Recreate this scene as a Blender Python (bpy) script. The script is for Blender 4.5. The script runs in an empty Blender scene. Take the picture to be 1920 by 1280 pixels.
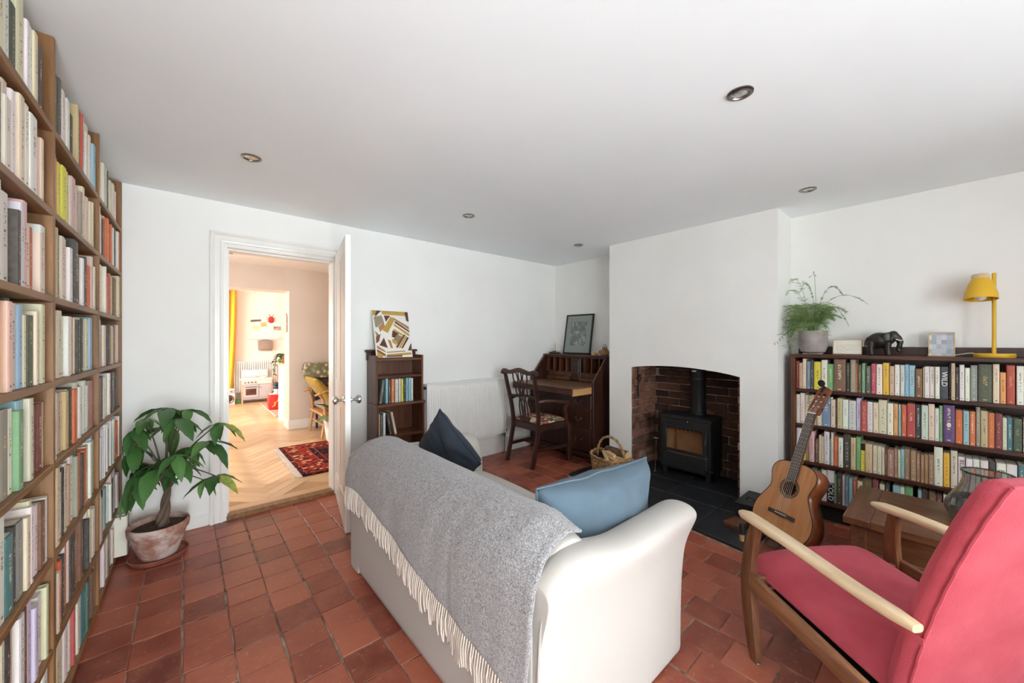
import bpy, bmesh, math, random
from mathutils import Vector, Matrix, noise
SC = bpy.context.scene
C = SC.collection
PI = math.pi
R = math.radians
random.seed(7)

# ------------------------------------------------------------------ camera
cd = bpy.data.cameras.new('camera'); cam = bpy.data.objects.new('camera', cd); C.objects.link(cam)
cam.location = (0, 0, 1.265); cam.rotation_euler = (R(90), 0, R(-41.0))
cd.sensor_width = 36; cd.lens = 36 * 704 / 1920; cd.clip_start = .02; cd.clip_end = 100
SC.camera = cam

# ------------------------------------------------------------------ sky, sun, daylight, exposure
W = bpy.data.worlds.new('world'); SC.world = W; W.use_nodes = True
W.node_tree.nodes['Background'].inputs[0].default_value = (.86, .93, 1, 1)
W.node_tree.nodes['Background'].inputs[1].default_value = 2.2

def lamp(name, kind, loc, rot, energy, col, size=None, sy=None):
    d = bpy.data.lights.new(name, kind); d.energy = energy; d.color = col
    if kind == 'AREA':
        d.shape = 'RECTANGLE'; d.size = size; d.size_y = sy
    o = bpy.data.objects.new(name, d); o.location = loc; o.rotation_euler = rot; C.objects.link(o)
    return o
sun = lamp('sun', 'SUN', (-6, 9, 6), (0, 0, 0), 2.0, (1, .93, .82))
sun.rotation_euler = Vector((1, -.10, -.50)).to_track_quat('-Z', 'Y').to_euler(); sun.data.angle = R(1.2)
# daylight in the window of the front wall (behind the camera), and in the side windows of the next rooms
lamp('window_daylight', 'AREA', (1.55, -2.17, 1.36), (R(88), 0, 0), 46, (.86, .955, 1), 1.3, 1.25)
lamp('added_fill_light', 'AREA', (-.05, -2.17, .88), (R(98), 0, 0), 82, (.86, .955, 1), .75, 1.6)  # added fill light that evens out the falloff; no panel is known here
lamp('hall_window_daylight', 'AREA', (-.93, 4.75, 1.35), (R(90), 0, R(-90)), 10, (1, .92, .86), 1.3, 1.1)
lamp('far_window_daylight', 'AREA', (-.93, 7.9, 1.35), (R(90), 0, R(-90)), 54, (1, .955, .89), 1.7, 1.3)
SC.view_settings.view_transform = 'Standard'; SC.view_settings.look = 'None'
SC.view_settings.gamma = 1; SC.view_settings.use_curve_mapping = False
SC.view_settings.exposure = 0.49
SC.cycles.max_bounces = 14; SC.cycles.diffuse_bounces = 9

# ------------------------------------------------------------------ mesh helpers
class MB:
    def __init__(s): s.v = []; s.f = []
    def add(s, vs, fs, M=None):
        b = len(s.v)
        s.v += [tuple(M @ Vector(p)) if M is not None else tuple(p) for p in vs]
        s.f += [tuple(i + b for i in f) for f in fs]
        return s
    def box(s, x0, x1, y0, y1, z0, z1, M=None):
        return s.add([(x0,y0,z0),(x1,y0,z0),(x1,y1,z0),(x0,y1,z0),(x0,y0,z1),(x1,y0,z1),(x1,y1,z1),(x0,y1,z1)],
                     [(0,3,2,1),(4,5,6,7),(0,1,5,4),(1,2,6,5),(2,3,7,6),(3,0,4,7)], M)
    def cbox(s, c, d, M=None):
        return s.box(c[0]-d[0]/2, c[0]+d[0]/2, c[1]-d[1]/2, c[1]+d[1]/2, c[2]-d[2]/2, c[2]+d[2]/2, M)
    def loft(s, rings, cap=True, closed=True, M=None):
        n = len(rings[0]); vs = [p for r in rings for p in r]; fs = []
        for i in range(len(rings) - 1):
            for j in range(n if closed else n - 1):
                k = (j + 1) % n
                fs.append((i*n+j, i*n+k, (i+1)*n+k, (i+1)*n+j))
        if cap and closed:
            fs.append(tuple(range(n - 1, -1, -1))); fs.append(tuple((len(rings)-1)*n + j for j in range(n)))
        return s.add(vs, fs, M)
    def tube(s, pts, r, n=8, M=None, flat=1.0, cap=True, up=None):
        pts = [Vector(p) for p in pts]; m = len(pts)
        if not isinstance(r, (list, tuple)): r = [r] * m
        rings = []; prev = None
        for i, p in enumerate(pts):
            t = (pts[min(i+1, m-1)] - pts[max(i-1, 0)]).normalized()
            if prev is None:
                a = Vector(up) if up else (Vector((0,0,1)) if abs(t.z) < .9 else Vector((1,0,0)))
                u = (a - t * a.dot(t)).normalized()
            else:
                u = (prev - t * prev.dot(t)); u = u.normalized() if u.length > 1e-6 else t.orthogonal().normalized()
            prev = u; w = t.cross(u)
            rings.append([p + (u*math.cos(2*PI*j/n)*flat + w*math.sin(2*PI*j/n)) * r[i] for j in range(n)])
        return s.loft(rings, cap, True, M)
    def bar(s, pts, w, h, M=None, up=(0,0,1)):
        # rectangular section swept along pts; w,h numbers or lists
        pts = [Vector(p) for p in pts]; m = len(pts)
        w = w if isinstance(w, (list, tuple)) else [w]*m; h = h if isinstance(h, (list, tuple)) else [h]*m
        rings = []
        for i, p in enumerate(pts):
            t = (pts[min(i+1, m-1)] - pts[max(i-1, 0)]).normalized()
            a = Vector(up); u = (a - t*a.dot(t)).normalized(); q = t.cross(u)
            rings.append([p+u*h[i]/2+q*w[i]/2, p-u*h[i]/2+q*w[i]/2, p-u*h[i]/2-q*w[i]/2, p+u*h[i]/2-q*w[i]/2])
        return s.loft(rings, True, True, M)
    def lathe(s, prof, n=20, M=None, cap=True):
        return s.loft([[(r*math.cos(2*PI*j/n), r*math.sin(2*PI*j/n), z) for j in range(n)] for r, z in prof], cap, True, M)
    def prism(s, poly, a, b, ax='z', M=None):
        f = {'z': lambda p, t: (p[0], p[1], t), 'y': lambda p, t: (p[0], t, p[1]), 'x': lambda p, t: (t, p[0], p[1])}[ax]
        return s.loft([[f(p, a) for p in poly], [f(p, b) for p in poly]], True, True, M)
    def grid(s, fn, nu, nv, M=None):
        vs = [fn(i/nu, j/nv) for j in range(nv+1) for i in range(nu+1)]
        fs = [(j*(nu+1)+i, j*(nu+1)+i+1, (j+1)*(nu+1)+i+1, (j+1)*(nu+1)+i) for j in range(nv) for i in range(nu)]
        return s.add(vs, fs, M)
    def ball(s, c, r, n=12, M=None, sc=(1,1,1)):
        m = n // 2 + 1
        T = Matrix.Translation(c) @ Matrix.Diagonal((sc[0], sc[1], sc[2], 1))
        if M is not None: T = M @ T
        return s.lathe([(max(r*math.sin(PI*i/m), r*.02), -r*math.cos(PI*i/m)) for i in range(m+1)], n, T)
    def mesh(s, name, bevel=0, seg=1, smooth=False, angle=40):
        me = bpy.data.meshes.new(name); me.from_pydata([tuple(v) for v in s.v], [], s.f)
        bm = bmesh.new(); bm.from_mesh(me)
        bmesh.ops.recalc_face_normals(bm, faces=bm.faces)
        if bevel: bmesh.ops.bevel(bm, geom=list(bm.edges), offset=bevel, segments=seg, affect='EDGES', profile=.5, clamp_overlap=True)
        bm.to_mesh(me); bm.free()
        if smooth:
            me.polygons.foreach_set('use_smooth', [True]*len(me.polygons))
            if angle: me.set_sharp_from_angle(angle=R(angle))
        return me
    def build(s, name, mat, parent=None, bevel=0, seg=1, smooth=False, angle=40, sub=0, thick=0):
        return mobj(name, s.mesh(name, bevel, seg, smooth, angle), mat, parent, sub, thick)

def mobj(name, me, mat=None, parent=None, sub=0, thick=0):
    o = bpy.data.objects.new(name, me); C.objects.link(o)
    if mat is not None and not me.materials: me.materials.append(mat)
    if parent is not None: o.parent = parent
    if thick:
        m = o.modifiers.new('thick', 'SOLIDIFY'); m.thickness = thick; m.offset = 0
    if sub:
        m = o.modifiers.new('sub', 'SUBSURF'); m.levels = sub; m.render_levels = sub
    return o
def tag(o, label=None, cat=None, group=None, kind=None):
    if label: o['label'] = label
    if cat: o['category'] = cat
    if group: o['group'] = group
    if kind: o['kind'] = kind
    return o
def thing(name, label, cat, loc=(0,0,0), rz=0, group=None):
    o = bpy.data.objects.new(name, None); o.empty_display_size = .05; C.objects.link(o)
    o.location = loc; o.rotation_euler = (0, 0, rz)
    return tag(o, label, cat, group)
def struct(name, mb, mat, parent=None, bevel=0, label=None):
    o = mb.build(name, mat, parent, bevel); o['kind'] = 'structure'
    if label: o['label'] = label
    return o
def bez(p0, p1, p2, p3, n=10):
    out = []
    for i in range(n+1):
        t = i/n; u = 1-t
        out.append(tuple(u**3*a + 3*u*u*t*b + 3*u*t*t*c + t**3*d for a, b, c, d in zip(p0, p1, p2, p3)))
    return out
def catmull(pts, n=6):
    P = [Vector(pts[0])] + [Vector(p) for p in pts] + [Vector(pts[-1])]; out = []
    for i in range(1, len(P)-2):
        for k in range(n):
            t = k/n
            out.append(.5*((2*P[i]) + (P[i+1]-P[i-1])*t + (2*P[i-1]-5*P[i]+4*P[i+1]-P[i+2])*t*t + (3*P[i]-P[i-1]-3*P[i+1]+P[i+2])*t**3))
    out.append(P[-2]); return out
def RZ(a): return Matrix.Rotation(a, 4, 'Z')
def RX(a): return Matrix.Rotation(a, 4, 'X')
def RY(a): return Matrix.Rotation(a, 4, 'Y')
def T(x, y, z): return Matrix.Translation((x, y, z))
ORD = 'first second third fourth fifth sixth seventh eighth ninth tenth eleventh twelfth thirteenth fourteenth fifteenth sixteenth seventeenth eighteenth nineteenth twentieth'.split()
def ordinal(i):
    if i < 20: return ORD[i]
    t = {2: 'twenty', 3: 'thirty', 4: 'forty', 5: 'fifty'}[(i+1)//10]
    k = (i+1) % 10
    return {2: 'twentieth', 3: 'thirtieth', 4: 'fortieth', 5: 'fiftieth'}[(i+1)//10] if k == 0 else t + '-' + ORD[k-1]

# ------------------------------------------------------------------ materials
def lin(c):
    return tuple(((x/255)/12.92 if x/255 <= .04045 else ((x/255+.055)/1.055)**2.4) for x in c) + (1,)
class NT:
    def __init__(s, name):
        s.m = bpy.data.materials.new(name); s.m.use_nodes = True; s.t = s.m.node_tree
        s.b = s.t.nodes['Principled BSDF']
    def n(s, kind, **kw):
        x = s.t.nodes.new('ShaderNode' + kind)
        for k, v in kw.items():
            if k.startswith('i_'): x.inputs[k[2:].replace('_', ' ')].default_value = v
            else: setattr(x, k, v)
        return x
    def l(s, a, b): s.t.links.new(a, b)
    def coord(s, kind='Object', sc=(1,1,1), rot=(0,0,0)):
        tc = s.n('TexCoord'); mp = s.n('Mapping'); mp.inputs['Scale'].default_value = sc; mp.inputs['Rotation'].default_value = rot
        s.l(tc.outputs[kind], mp.inputs[0]); return mp.outputs[0]
    def noise(s, vec, scale, detail=3, rough=.55):
        x = s.n('TexNoise'); x.inputs['Scale'].default_value = scale; x.inputs['Detail'].default_value = detail; x.inputs['Roughness'].default_value = rough
        s.l(vec, x.inputs['Vector']); return x.outputs['Fac']
    def ramp(s, fac, stops, interp='LINEAR'):
        x = s.n('ValToRGB'); x.color_ramp.interpolation = interp
        e = x.color_ramp.elements
        while len(e) < len(stops): e.new(.5)
        for k, (p, c) in enumerate(stops): e[k].position = p; e[k].color = c
        s.l(fac, x.inputs[0]); return x.outputs[0]
    def mix(s, fac, a, b, mode='MIX'):
        x = s.n('Mix', data_type='RGBA', blend_type=mode)
        for sock, val in ((x.inputs[0], fac), (x.inputs[6], a), (x.inputs[7], b)):
            if hasattr(val, 'is_output') or hasattr(val, 'links'): s.l(val, sock)
            else: sock.default_value = val
        return x.outputs[2]
    def math(s, op, a, b=0.0):
        x = s.n('Math', operation=op)
        for sock, val in ((x.inputs[0], a), (x.inputs[1], b)):
            if hasattr(val, 'links'): s.l(val, sock)
            else: sock.default_value = val
        return x.outputs[0]
    def bump(s, fac, strength=.2, dist=.002):
        x = s.n('Bump'); x.inputs['Strength'].default_value = strength; x.inputs['Distance'].default_value = dist
        s.l(fac, x.inputs['Height']); s.l(x.outputs[0], s.b.inputs['Normal'])
    def out(s, col, rough=.5, metal=0, spec=.5):
        if hasattr(col, 'links'): s.l(col, s.b.inputs['Base Color'])
        else: s.b.inputs['Base Color'].default_value = col
        if hasattr(rough, 'links'): s.l(rough, s.b.inputs['Roughness'])
        else: s.b.inputs['Roughness'].default_value = rough
        s.b.inputs['Metallic'].default_value = metal; s.b.inputs['Specular IOR Level'].default_value = spec
        return s.m
def mat(name, c1, c2=None, scale=8, rough=.6, metal=0, bump=0, bscale=None, stretch=(1,1,1), lo=.35, hi=.65, spec=.5, dist=.002):
    k = NT(name); v = k.coord('Object', stretch); f = k.noise(v, scale)
    col = k.ramp(f, [(lo, lin(c1)), (hi, lin(c2))]) if c2 else lin(c1)
    if bump: k.bump(k.noise(v, bscale or scale*4, 2), bump, dist)
    return k.out(col, rough, metal, spec)
def wood(name, c1, c2, c3, axis='z', scale=1.0, rough=.45, spec=.5):
    k = NT(name); st = {'x': (2, 22, 22), 'y': (22, 2, 22), 'z': (22, 22, 2)}[axis]
    v = k.coord('Object', tuple(a*scale for a in st)); f = k.noise(v, 1.6, 5, .6); g = k.noise(k.coord('Object', (3, 3, 3)), 1.3, 2)
    col = k.ramp(f, [(.28, lin(c1)), (.5, lin(c2)), (.75, lin(c3))])
    col = k.mix(k.math('MULTIPLY', g, .45), col, lin(c1))
    k.bump(f, .12, .001)
    return k.out(col, rough, 0, spec)
def cloth(name, c1, c2, scale=260, rough=.9, bump=.35, blot=5):
    k = NT(name); v = k.coord('Object'); f = k.noise(v, blot, 4); g = k.noise(v, scale, 2)
    col = k.mix(f, lin(c1), lin(c2)); k.bump(g, bump, .002)
    k.b.inputs['Sheen Weight'].default_value = .08
    return k.out(col, rough, 0, .2)
M = {}
M['plaster'] = mat('white_plaster', (239, 239, 236), (236, 235, 232), 2.2, .85, bump=.10, bscale=14, spec=.25, dist=.004)
M['ceiling'] = mat('ceiling_paint', (244, 249, 251), (241, 246, 248), 1.2, .9, bump=.08, bscale=9, spec=.2, dist=.004)
M['gloss'] = mat('white_gloss_paint', (238, 236, 232), (233, 231, 226), 3, .32, bump=.05, bscale=30)
M['radiator'] = mat('radiator_enamel', (240, 239, 236), (236, 235, 232), 3, .35)
M['hallwall'] = mat('hall_wall_paint', (226, 212, 198), (221, 206, 192), 2, .85, spec=.25)
M['farwall'] = mat('far_room_paint', (246, 241, 234), (243, 237, 229), 2, .85, spec=.25)
M['oak'] = wood('bookcase_oak', (104, 70, 40), (141, 100, 61), (164, 122, 80), 'y')
M['oakup'] = wood('bookcase_oak_upright', (104, 70, 40), (141, 100, 61), (164, 122, 80), 'z')
M['darkwood'] = wood('mahogany', (36, 18, 13), (60, 31, 22), (82, 45, 31), 'z', rough=.32)
M['darkwoody'] = wood('mahogany_long', (44, 22, 15), (78, 41, 28), (104, 60, 42), 'y', rough=.35)
M['redwood'] = wood('walnut_case', (66, 36, 22), (104, 62, 40), (128, 82, 54), 'z', rough=.35)
M['redwoodx'] = wood('walnut_case_long', (66, 36, 22), (104, 62, 40), (128, 82, 54), 'x', rough=.35)
M['black'] = mat('soot_black', (18, 17, 17), (30, 29, 29), 12, .6)
M['blackmatte'] = mat('stove_iron', (24, 25, 26), (34, 35, 36), 30, .5, bump=.12, bscale=220)
M['chrome'] = mat('chrome', (215, 213, 208), None, 5, .16, 1)
M['brass'] = mat('brass', (196, 160, 96), (160, 124, 70), 20, .3, 1)
M['steel'] = mat('brushed_steel', (158, 154, 148), (120, 117, 112), 40, .3, 1)
M['dark'] = mat('dark_void', (14, 12, 11), None, 5, .9)
# ------------------------------------------------------------------ room shell
CE = 2.245; YB = 3.33; XR = 3.645; XL = -.56; YF = -1.50; HZ = .03
k = NT('quarry_tile')
oi = k.n('ObjectInfo'); ge = k.n('NewGeometry')
rnd = k.math('FRACT', k.math('ADD', oi.outputs['Random'], ge.outputs['Random Per Island']))
tc = k.n('TexCoord'); gp = ge.outputs['Position']
base = k.ramp(rnd, [(0, lin((110, 51, 40))), (.2, lin((134, 64, 48))), (.45, lin((155, 80, 60))), (.7, lin((172, 96, 72))), (.88, lin((150, 75, 57))), (1, lin((116, 55, 43)))])
n1 = k.noise(gp, 9, 5, .65); n2 = k.noise(gp, 46, 4, .7); n3 = k.noise(gp, 3.0, 3)
col = k.mix(k.ramp(n1, [(.4, (0,0,0,1)), (.75, (.45,.45,.45,1))]), base, lin((188, 116, 88)))
col = k.mix(k.ramp(n2, [(.60, (0,0,0,1)), (.74, (.6,.6,.6,1))]), col, lin((200, 168, 150)))
col = k.mix(k.ramp(n3, [(.5, (0,0,0,1)), (.8, (.5,.5,.5,1))]), col, lin((126, 62, 48)))
k.bump(n2, .25, .0015)
M['tile'] = k.out(col, k.ramp(n1, [(.3, (.30,)*3+(1,)), (.7, (.46,)*3+(1,))]), 0, .5)
M['grout'] = mat('tile_grout', (168, 146, 130), (96, 76, 66), 14, .95)

floor = struct('floor', MB().box(-.62, 3.9, YF-.1, 3.43, -.10, -.0032), M['grout'], label='red quarry tile floor with pale worn joints')
# tiles, laid square by the bookcase and in broken bond by the hearth
def in_hearth(x, y):
    return x > 2.72 + (y-2.30)*.142 + .085 and .82 < y < 2.23 or (x > 3.22 and .78 < y < 2.28)
spots = []
nx0 = -3; wx = .161; wy = .1655
for i in range(nx0, 26):
    xa = -.010 + i*wx; xc = xa + wx/2
    if xc < XL-.02 or xc > XR+.05: continue
    off = (.5*(i % 2) if xc > 1.15 else 0) + .06*math.sin(i*2.7)
    for j in range(-28, 7):
        yc = 2.559 + (j+.5+off)*wy
        if yc < YF-.02 or yc > YB+.05 or in_hearth(xc, yc): continue
        spots.append((xc, yc))
def weight(p):
    d = p[0]*.656 + p[1]*.755; s = p[0]*.755 - p[1]*.656
    if d < .25: return 0
    u = 960+704*s/d; v = 640+704*1.265/d
    if not (-40 < u < 1960 and v < 1330): return 0
    if .78 < p[0] < 1.52 and .75 < p[1] < 2.15: return 0
    if .8 < p[0] < 2.0 and p[1] < .6 and u > 1000: return .1/d**3 if u < 1400 else 1/d**3
    return 1/d**3
spots.sort(key=weight, reverse=True)
tile_me = []
for q in range(5):
    hw = wx/2-.0022 - .001*(q % 3); hh = wy/2-.0024 - .001*(q % 2)
    jit = lambda: random.uniform(-.0022, .0022)
    b = MB(); cr = [(-hw+jit(), -hh+jit()), (hw+jit(), -hh+jit()), (hw+jit(), hh+jit()), (-hw+jit(), hh+jit())]
    inn = [(x*.965, y*.965) for x, y in cr]
    b.loft([[(x, y, -.012) for x, y in cr], [(x, y, -.002) for x, y in cr], [(x, y, 0) for x, y in inn]])
    m = b.mesh('tile'); m.materials.append(M['tile']); tile_me.append(m)
for (x, y) in spots[:300]:
    o = mobj('tile', random.choice(tile_me), None, floor)
    o.location = (x+random.uniform(-.002, .002), y+random.uniform(-.002, .002), random.uniform(-.0015, .001))
    o.rotation_euler = (random.gauss(0, .004), random.gauss(0, .004), random.gauss(0, .008)+random.choice((0, PI)))
b = MB()
for (x, y) in spots[300:]:
    q = random.choice(tile_me); Mx = T(x, y, random.uniform(-.0015, .001)) @ RZ(random.gauss(0, .008))
    b.add([v.co for v in q.vertices], [tuple(p.vertices) for p in q.polygons], Mx)
tag(b.build('tile_field', M['tile'], floor), kind='stuff')

struct('ceiling', MB().box(-.62, 3.95, YF-.65, 3.43, CE, CE+.12), M['ceiling'], label='white painted ceiling of the sitting room')
DL, DR, DH = .205, .932, 1.955       # door opening
wb = MB().box(-.62, DL, YB, YB+.1, -.1, CE+.1).box(DR, 3.95, YB, YB+.1, -.1, CE+.1).box(DL, DR, YB, YB+.1, DH, CE+.1)
wall_back = struct('wall_back', wb, M['plaster'], label='white plaster wall with the doorway and radiator')
struct('wall_left', MB().box(XL-.08, XL, YF-.65, YB+.1, -.1, CE+.1), M['plaster'], label='white wall behind the tall bookcase')
struct('wall_right', MB().box(XR, 3.95, YF-.65, .80, -.1, CE+.1).box(XR, 3.95, 2.25, YB+.1, -.1, CE+.1), M['plaster'], label='white alcove walls beside the chimney breast')
# front wall with the window behind the camera
WX0, WX1, WZ0, WZ1 = .9, 2.2, .75, 2.0
struct('wall_front', MB().box(XL-.08, -.45, YF-.65, YF, -.1, CE+.1).box(.35, WX0, YF-.65, YF, -.1, CE+.1).box(-.45, .35, YF-.65, YF, 1.78, CE+.1).box(-.45, .35, YF-.65, YF, -.1, .02).box(WX1, 3.95, YF-.65, YF, -.1, CE+.1).box(WX0, WX1, YF-.65, YF, -.1, WZ0).box(WX0, WX1, YF-.65, YF, WZ1, CE+.1), M['plaster'], label='white front wall around the window')
wf = MB(); yw0, yw1 = YF-.64, YF-.58
wf.box(WX0, WX1, yw0, yw1, WZ0, WZ0+.05).box(WX0, WX1, yw0, yw1, WZ1-.05, WZ1).box(WX0, WX0+.05, yw0, yw1, WZ0, WZ1).box(WX1-.05, WX1, yw0, yw1, WZ0, WZ1)
for i in (1, 2): wf.box(WX0+i*.433-.02, WX0+i*.433+.02, yw0, yw1, WZ0, WZ1)
win = struct('window_1', wf, M['gloss'], label='white framed window in the front wall')
MB().box(WX0-.03, WX1+.03, YF-.57, YF+.04, WZ0-.001, WZ0+.025).build('window_sill', M['gloss'], win, .004)

wf = MB().box(-.45, .35, yw0, yw1, .02, .10).box(-.45, .35, yw0, yw1, 1.70, 1.78).box(-.45, -.38, yw0, yw1, .02, 1.78).box(.28, .35, yw0, yw1, .02, 1.78).box(-.38, .28, yw0, yw1, .9, .95)
struct('fill_light_frame', wf, M['gloss'], label='added tall white frame around the fill light in the front wall')  # unseen frame, added to house the fill light beside the real window
# chimney breast with arched fireplace
CX = 3.28; FY0, FY1 = 1.05, 2.0; FB = 3.735
arch = [(FY1 + (FY0-FY1)*t, 1.015 - .03*t + .042*math.sin(PI*t)**.8) for t in [i/14 for i in range(15)]]
poly = [(.80, 0), (.80, CE+.05), (2.25, CE+.05), (2.25, 0), (FY1, 0)] + arch + [(FY0, 0)]
cb = MB().prism(poly, CX, CX+.07, 'x')
cb.box(CX+.07, 3.95, FY1+.012, 2.25, 0, CE+.05).box(CX+.07, 3.95, .80, FY0-.012, 0, CE+.05).box(CX+.07, 3.95, FY0-.012, FY1+.012, 1.09, CE+.05).box(FB+.012, 3.95, FY0-.012, FY1+.012, 0, 1.09)
wall_ch = struct('wall_chimney', cb, M['plaster'], label='white chimney breast with an arched fireplace opening')
# brickwork lining: mortar bed + bricks one by one
k = NT('old_brick'); oi = k.n('ObjectInfo'); g = k.n('NewGeometry').outputs['Position']
n1 = k.noise(g, 22, 5, .7); n2 = k.noise(g, 5.5, 3)
c0 = k.ramp(oi.outputs['Random'], [(0, lin((108, 74, 62))), (.3, lin((150, 102, 82))), (.6, lin((130, 88, 74))), (.85, lin((176, 136, 114))), (1, lin((88, 64, 56)))])
c0 = k.mix(k.ramp(n1, [(.40, (0,0,0,1)), (.80, (.5,.5,.5,1))]), c0, lin((78, 52, 44)))
c0 = k.mix(k.ramp(n2, [(.50, (0,0,0,1)), (.66, (.7,.7,.7,1))]), c0, lin((44, 34, 30)))
k.bump(n1, .6, .006); M['brick'] = k.out(c0, .9, 0, .2)
k = NT('sooty_brick'); oi = k.n('ObjectInfo'); g = k.n('NewGeometry').outputs['Position']; n1 = k.noise(g, 20, 4, .7)
c0 = k.ramp(oi.outputs['Random'], [(0, lin((58, 40, 34))), (.4, lin((92, 62, 50))), (.8, lin((76, 52, 44))), (1, lin((118, 84, 66)))])
k.bump(n1, .6, .006); M['sootbrick'] = k.out(k.mix(k.ramp(n1, [(.4, (0,0,0,1)), (.75, (.6,.6,.6,1))]), c0, lin((40, 31, 28))), .9, 0, .2)
M['mortar'] = mat('lime_mortar', (186, 164, 146), (104, 88, 78), 7, .95, bump=.4, bscale=60)
MB().box(CX+.004, FB+.02, FY1-.002, FY1+.012, 0, 1.09).box(CX+.004, FB+.02, FY0-.012, FY0+.002, 0, 1.09).box(FB, FB+.014, FY0-.01, FY1+.01, 0, 1.09).build('mortar', M['mortar'], wall_ch)
MB().box(CX+.07, FB+.01, FY0-.01, FY1+.01, 1.066, 1.089).build('soot_lintel', M['black'], wall_ch)
brick_me = {}
def brick(cx, cy, cz, L, axis):
    key = (round(L, 2), axis)
    if key not in brick_me:
        b = MB(); d = .012
        hx, hy = (L/2, d) if axis == 'x' else (d, L/2)
        b.box(-hx, hx, -hy, hy, -.0315, .0315)
        m = b.mesh('brick', .004); m.materials.append(M['brick' if axis == 'x' else 'sootbrick']); brick_me[key] = m
    o = mobj('brick', brick_me[key], None, wall_ch)
    o.location = (cx, cy, cz); o.rotation_euler = (random.gauss(0, .012), random.gauss(0, .012), random.gauss(0, .006))
for r in range(14):
    z = .068 + r*.0735
    if z > 1.06: break
    for side, y in ((1, FY1), (-1, FY0)):
        x = CX+.012 if True else 0; half = r % 2
        first = True
        while x < FB-.03:
            L = (.105 if (first and half) else random.choice((.215, .20, .22)))
            L = min(L, FB-.008-x); first = False
            if L < .04: break
            brick(x+L/2, y - side*(.006+random.uniform(-.003, .004)), z, L, 'x'); x += L+.011
    y = FY0+.012; first = True
    while y < FY1-.02:
        L = .105 if (first and r % 2) else random.choice((.215, .21, .225))
        L = min(L, FY1-.014-y); first = False
        if L < .04: break
        brick(FB-.006+random.uniform(-.004, .003), y+L/2, z, L, 'y'); y += L+.011
# slate hearth
k = NT('slate'); g = k.coord('Object'); n1 = k.noise(g, 6, 5, .6); n2 = k.noise(g, 40, 3)
c0 = k.ramp(n1, [(.3, lin((24, 25, 28))), (.7, lin((46, 47, 50)))]); k.bump(n2, .3, .002)
M['slate'] = k.out(c0, .42, 0, .5)
M['mortarpale'] = mat('pale_mortar', (176, 150, 132), (138, 112, 96), 25, .95)
hb = MB().prism([(2.705, 2.315), (CX, 2.315), (CX, 2.245), (CX+.02, 2.0), (FB, 2.0), (FB, 1.05), (CX+.02, 1.05), (CX, .74), (2.49, .74)], -.02, .012)
hearth = struct('floor_hearth', hb, M['mortarpale'], label='black slate hearth in front of the stove')
def slab(poly):
    cxm = sum(p[0] for p in poly)/len(poly); cym = sum(p[1] for p in poly)/len(poly)
    sh = [(x + (cxm-x)*.012, y + (cym-y)*.012) for x, y in poly]
    b = MB().prism(sh, .0, .03); b.build('slate_slab', M['slate'], hearth, .003)
ys = [2.31, 1.92, 1.50, 1.10, .75]
fx = lambda y: 2.708 + (y-2.30)*.138
for a in range(4):
    y1, y0 = ys[a], ys[a+1]
    slab([(fx(y0), y0), (2.98, y0), (2.98, y1), (fx(y1), y1)])
    slab([(2.98, y0), (CX-.002 if a in (0, 3) else CX, y0), (CX-.002, y1), (2.98, y1)])
for (y0, y1) in ((1.06, 1.5), (1.5, 1.985)):
    slab([(CX+.002, y0), (3.72, y0), (3.72, y1), (CX+.002, y1)])

# baseboards
bbm = MB().box(DR+.085, 3.17, YB-.016, YB, 0, .165).box(DR+.085, 3.17, YB-.011, YB, .165, .18)
struct('baseboard_back', bbm, M['gloss'], bevel=.003, label='white skirting board along the back wall')
struct('baseboard_left', MB().box(-.29, DL-.085, YB-.012, YB, 0, .08), M['gloss'], bevel=.003, label='low white skirting behind the plant pot')

# ------------------------------------------------------------------ doorway
tr = MB()
prof_ = [(0, 0), (0, .024), (.012, .026), (.020, .020), (.026, .014), (.052, .014), (.060, .018), (.072, .016), (.072, 0)]
def arch_ring(i):   # mitred: outer-left bottom, outer-left top, outer-right top, outer-right bottom
    out = []
    for o, d in prof_:
        xl, xr, zt = DL-.078+o, DR+.078-o, DH+.078-o
        out.append([(xl, YB-d, 0), (xl, YB-d, zt), (xr, YB-d, zt), (xr, YB-d, 0)][i])
    return out
tr.loft([arch_ring(i) for i in range(4)])
trim1 = struct('trim_1', tr, M['gloss'], label='white moulded architrave around the doorway')
jb = MB().box(DL-.003, DL+.018, YB-.004, YB+.13, 0, DH-.022).box(DR-.006, DR+.02, YB+.006, YB+.13, 0, DH-.022).box(DL-.003, DR+.003, YB-.004, YB+.13, DH-.022, DH+.003)
jb.box(DL+.016, DL+.03, YB+.045, YB+.129, 0, DH-.037).box(DL+.0165, DR-.007, YB+.046, YB+.1285, DH-.036, DH-.0215)
struct('trim_2', jb, M['gloss'], label='white door lining with stop bead')
MB().box(DL+.0185, DL+.0215, YB+.012, YB+.034, .83, .93).build('strike_plate', M['steel'], trim1)

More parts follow.
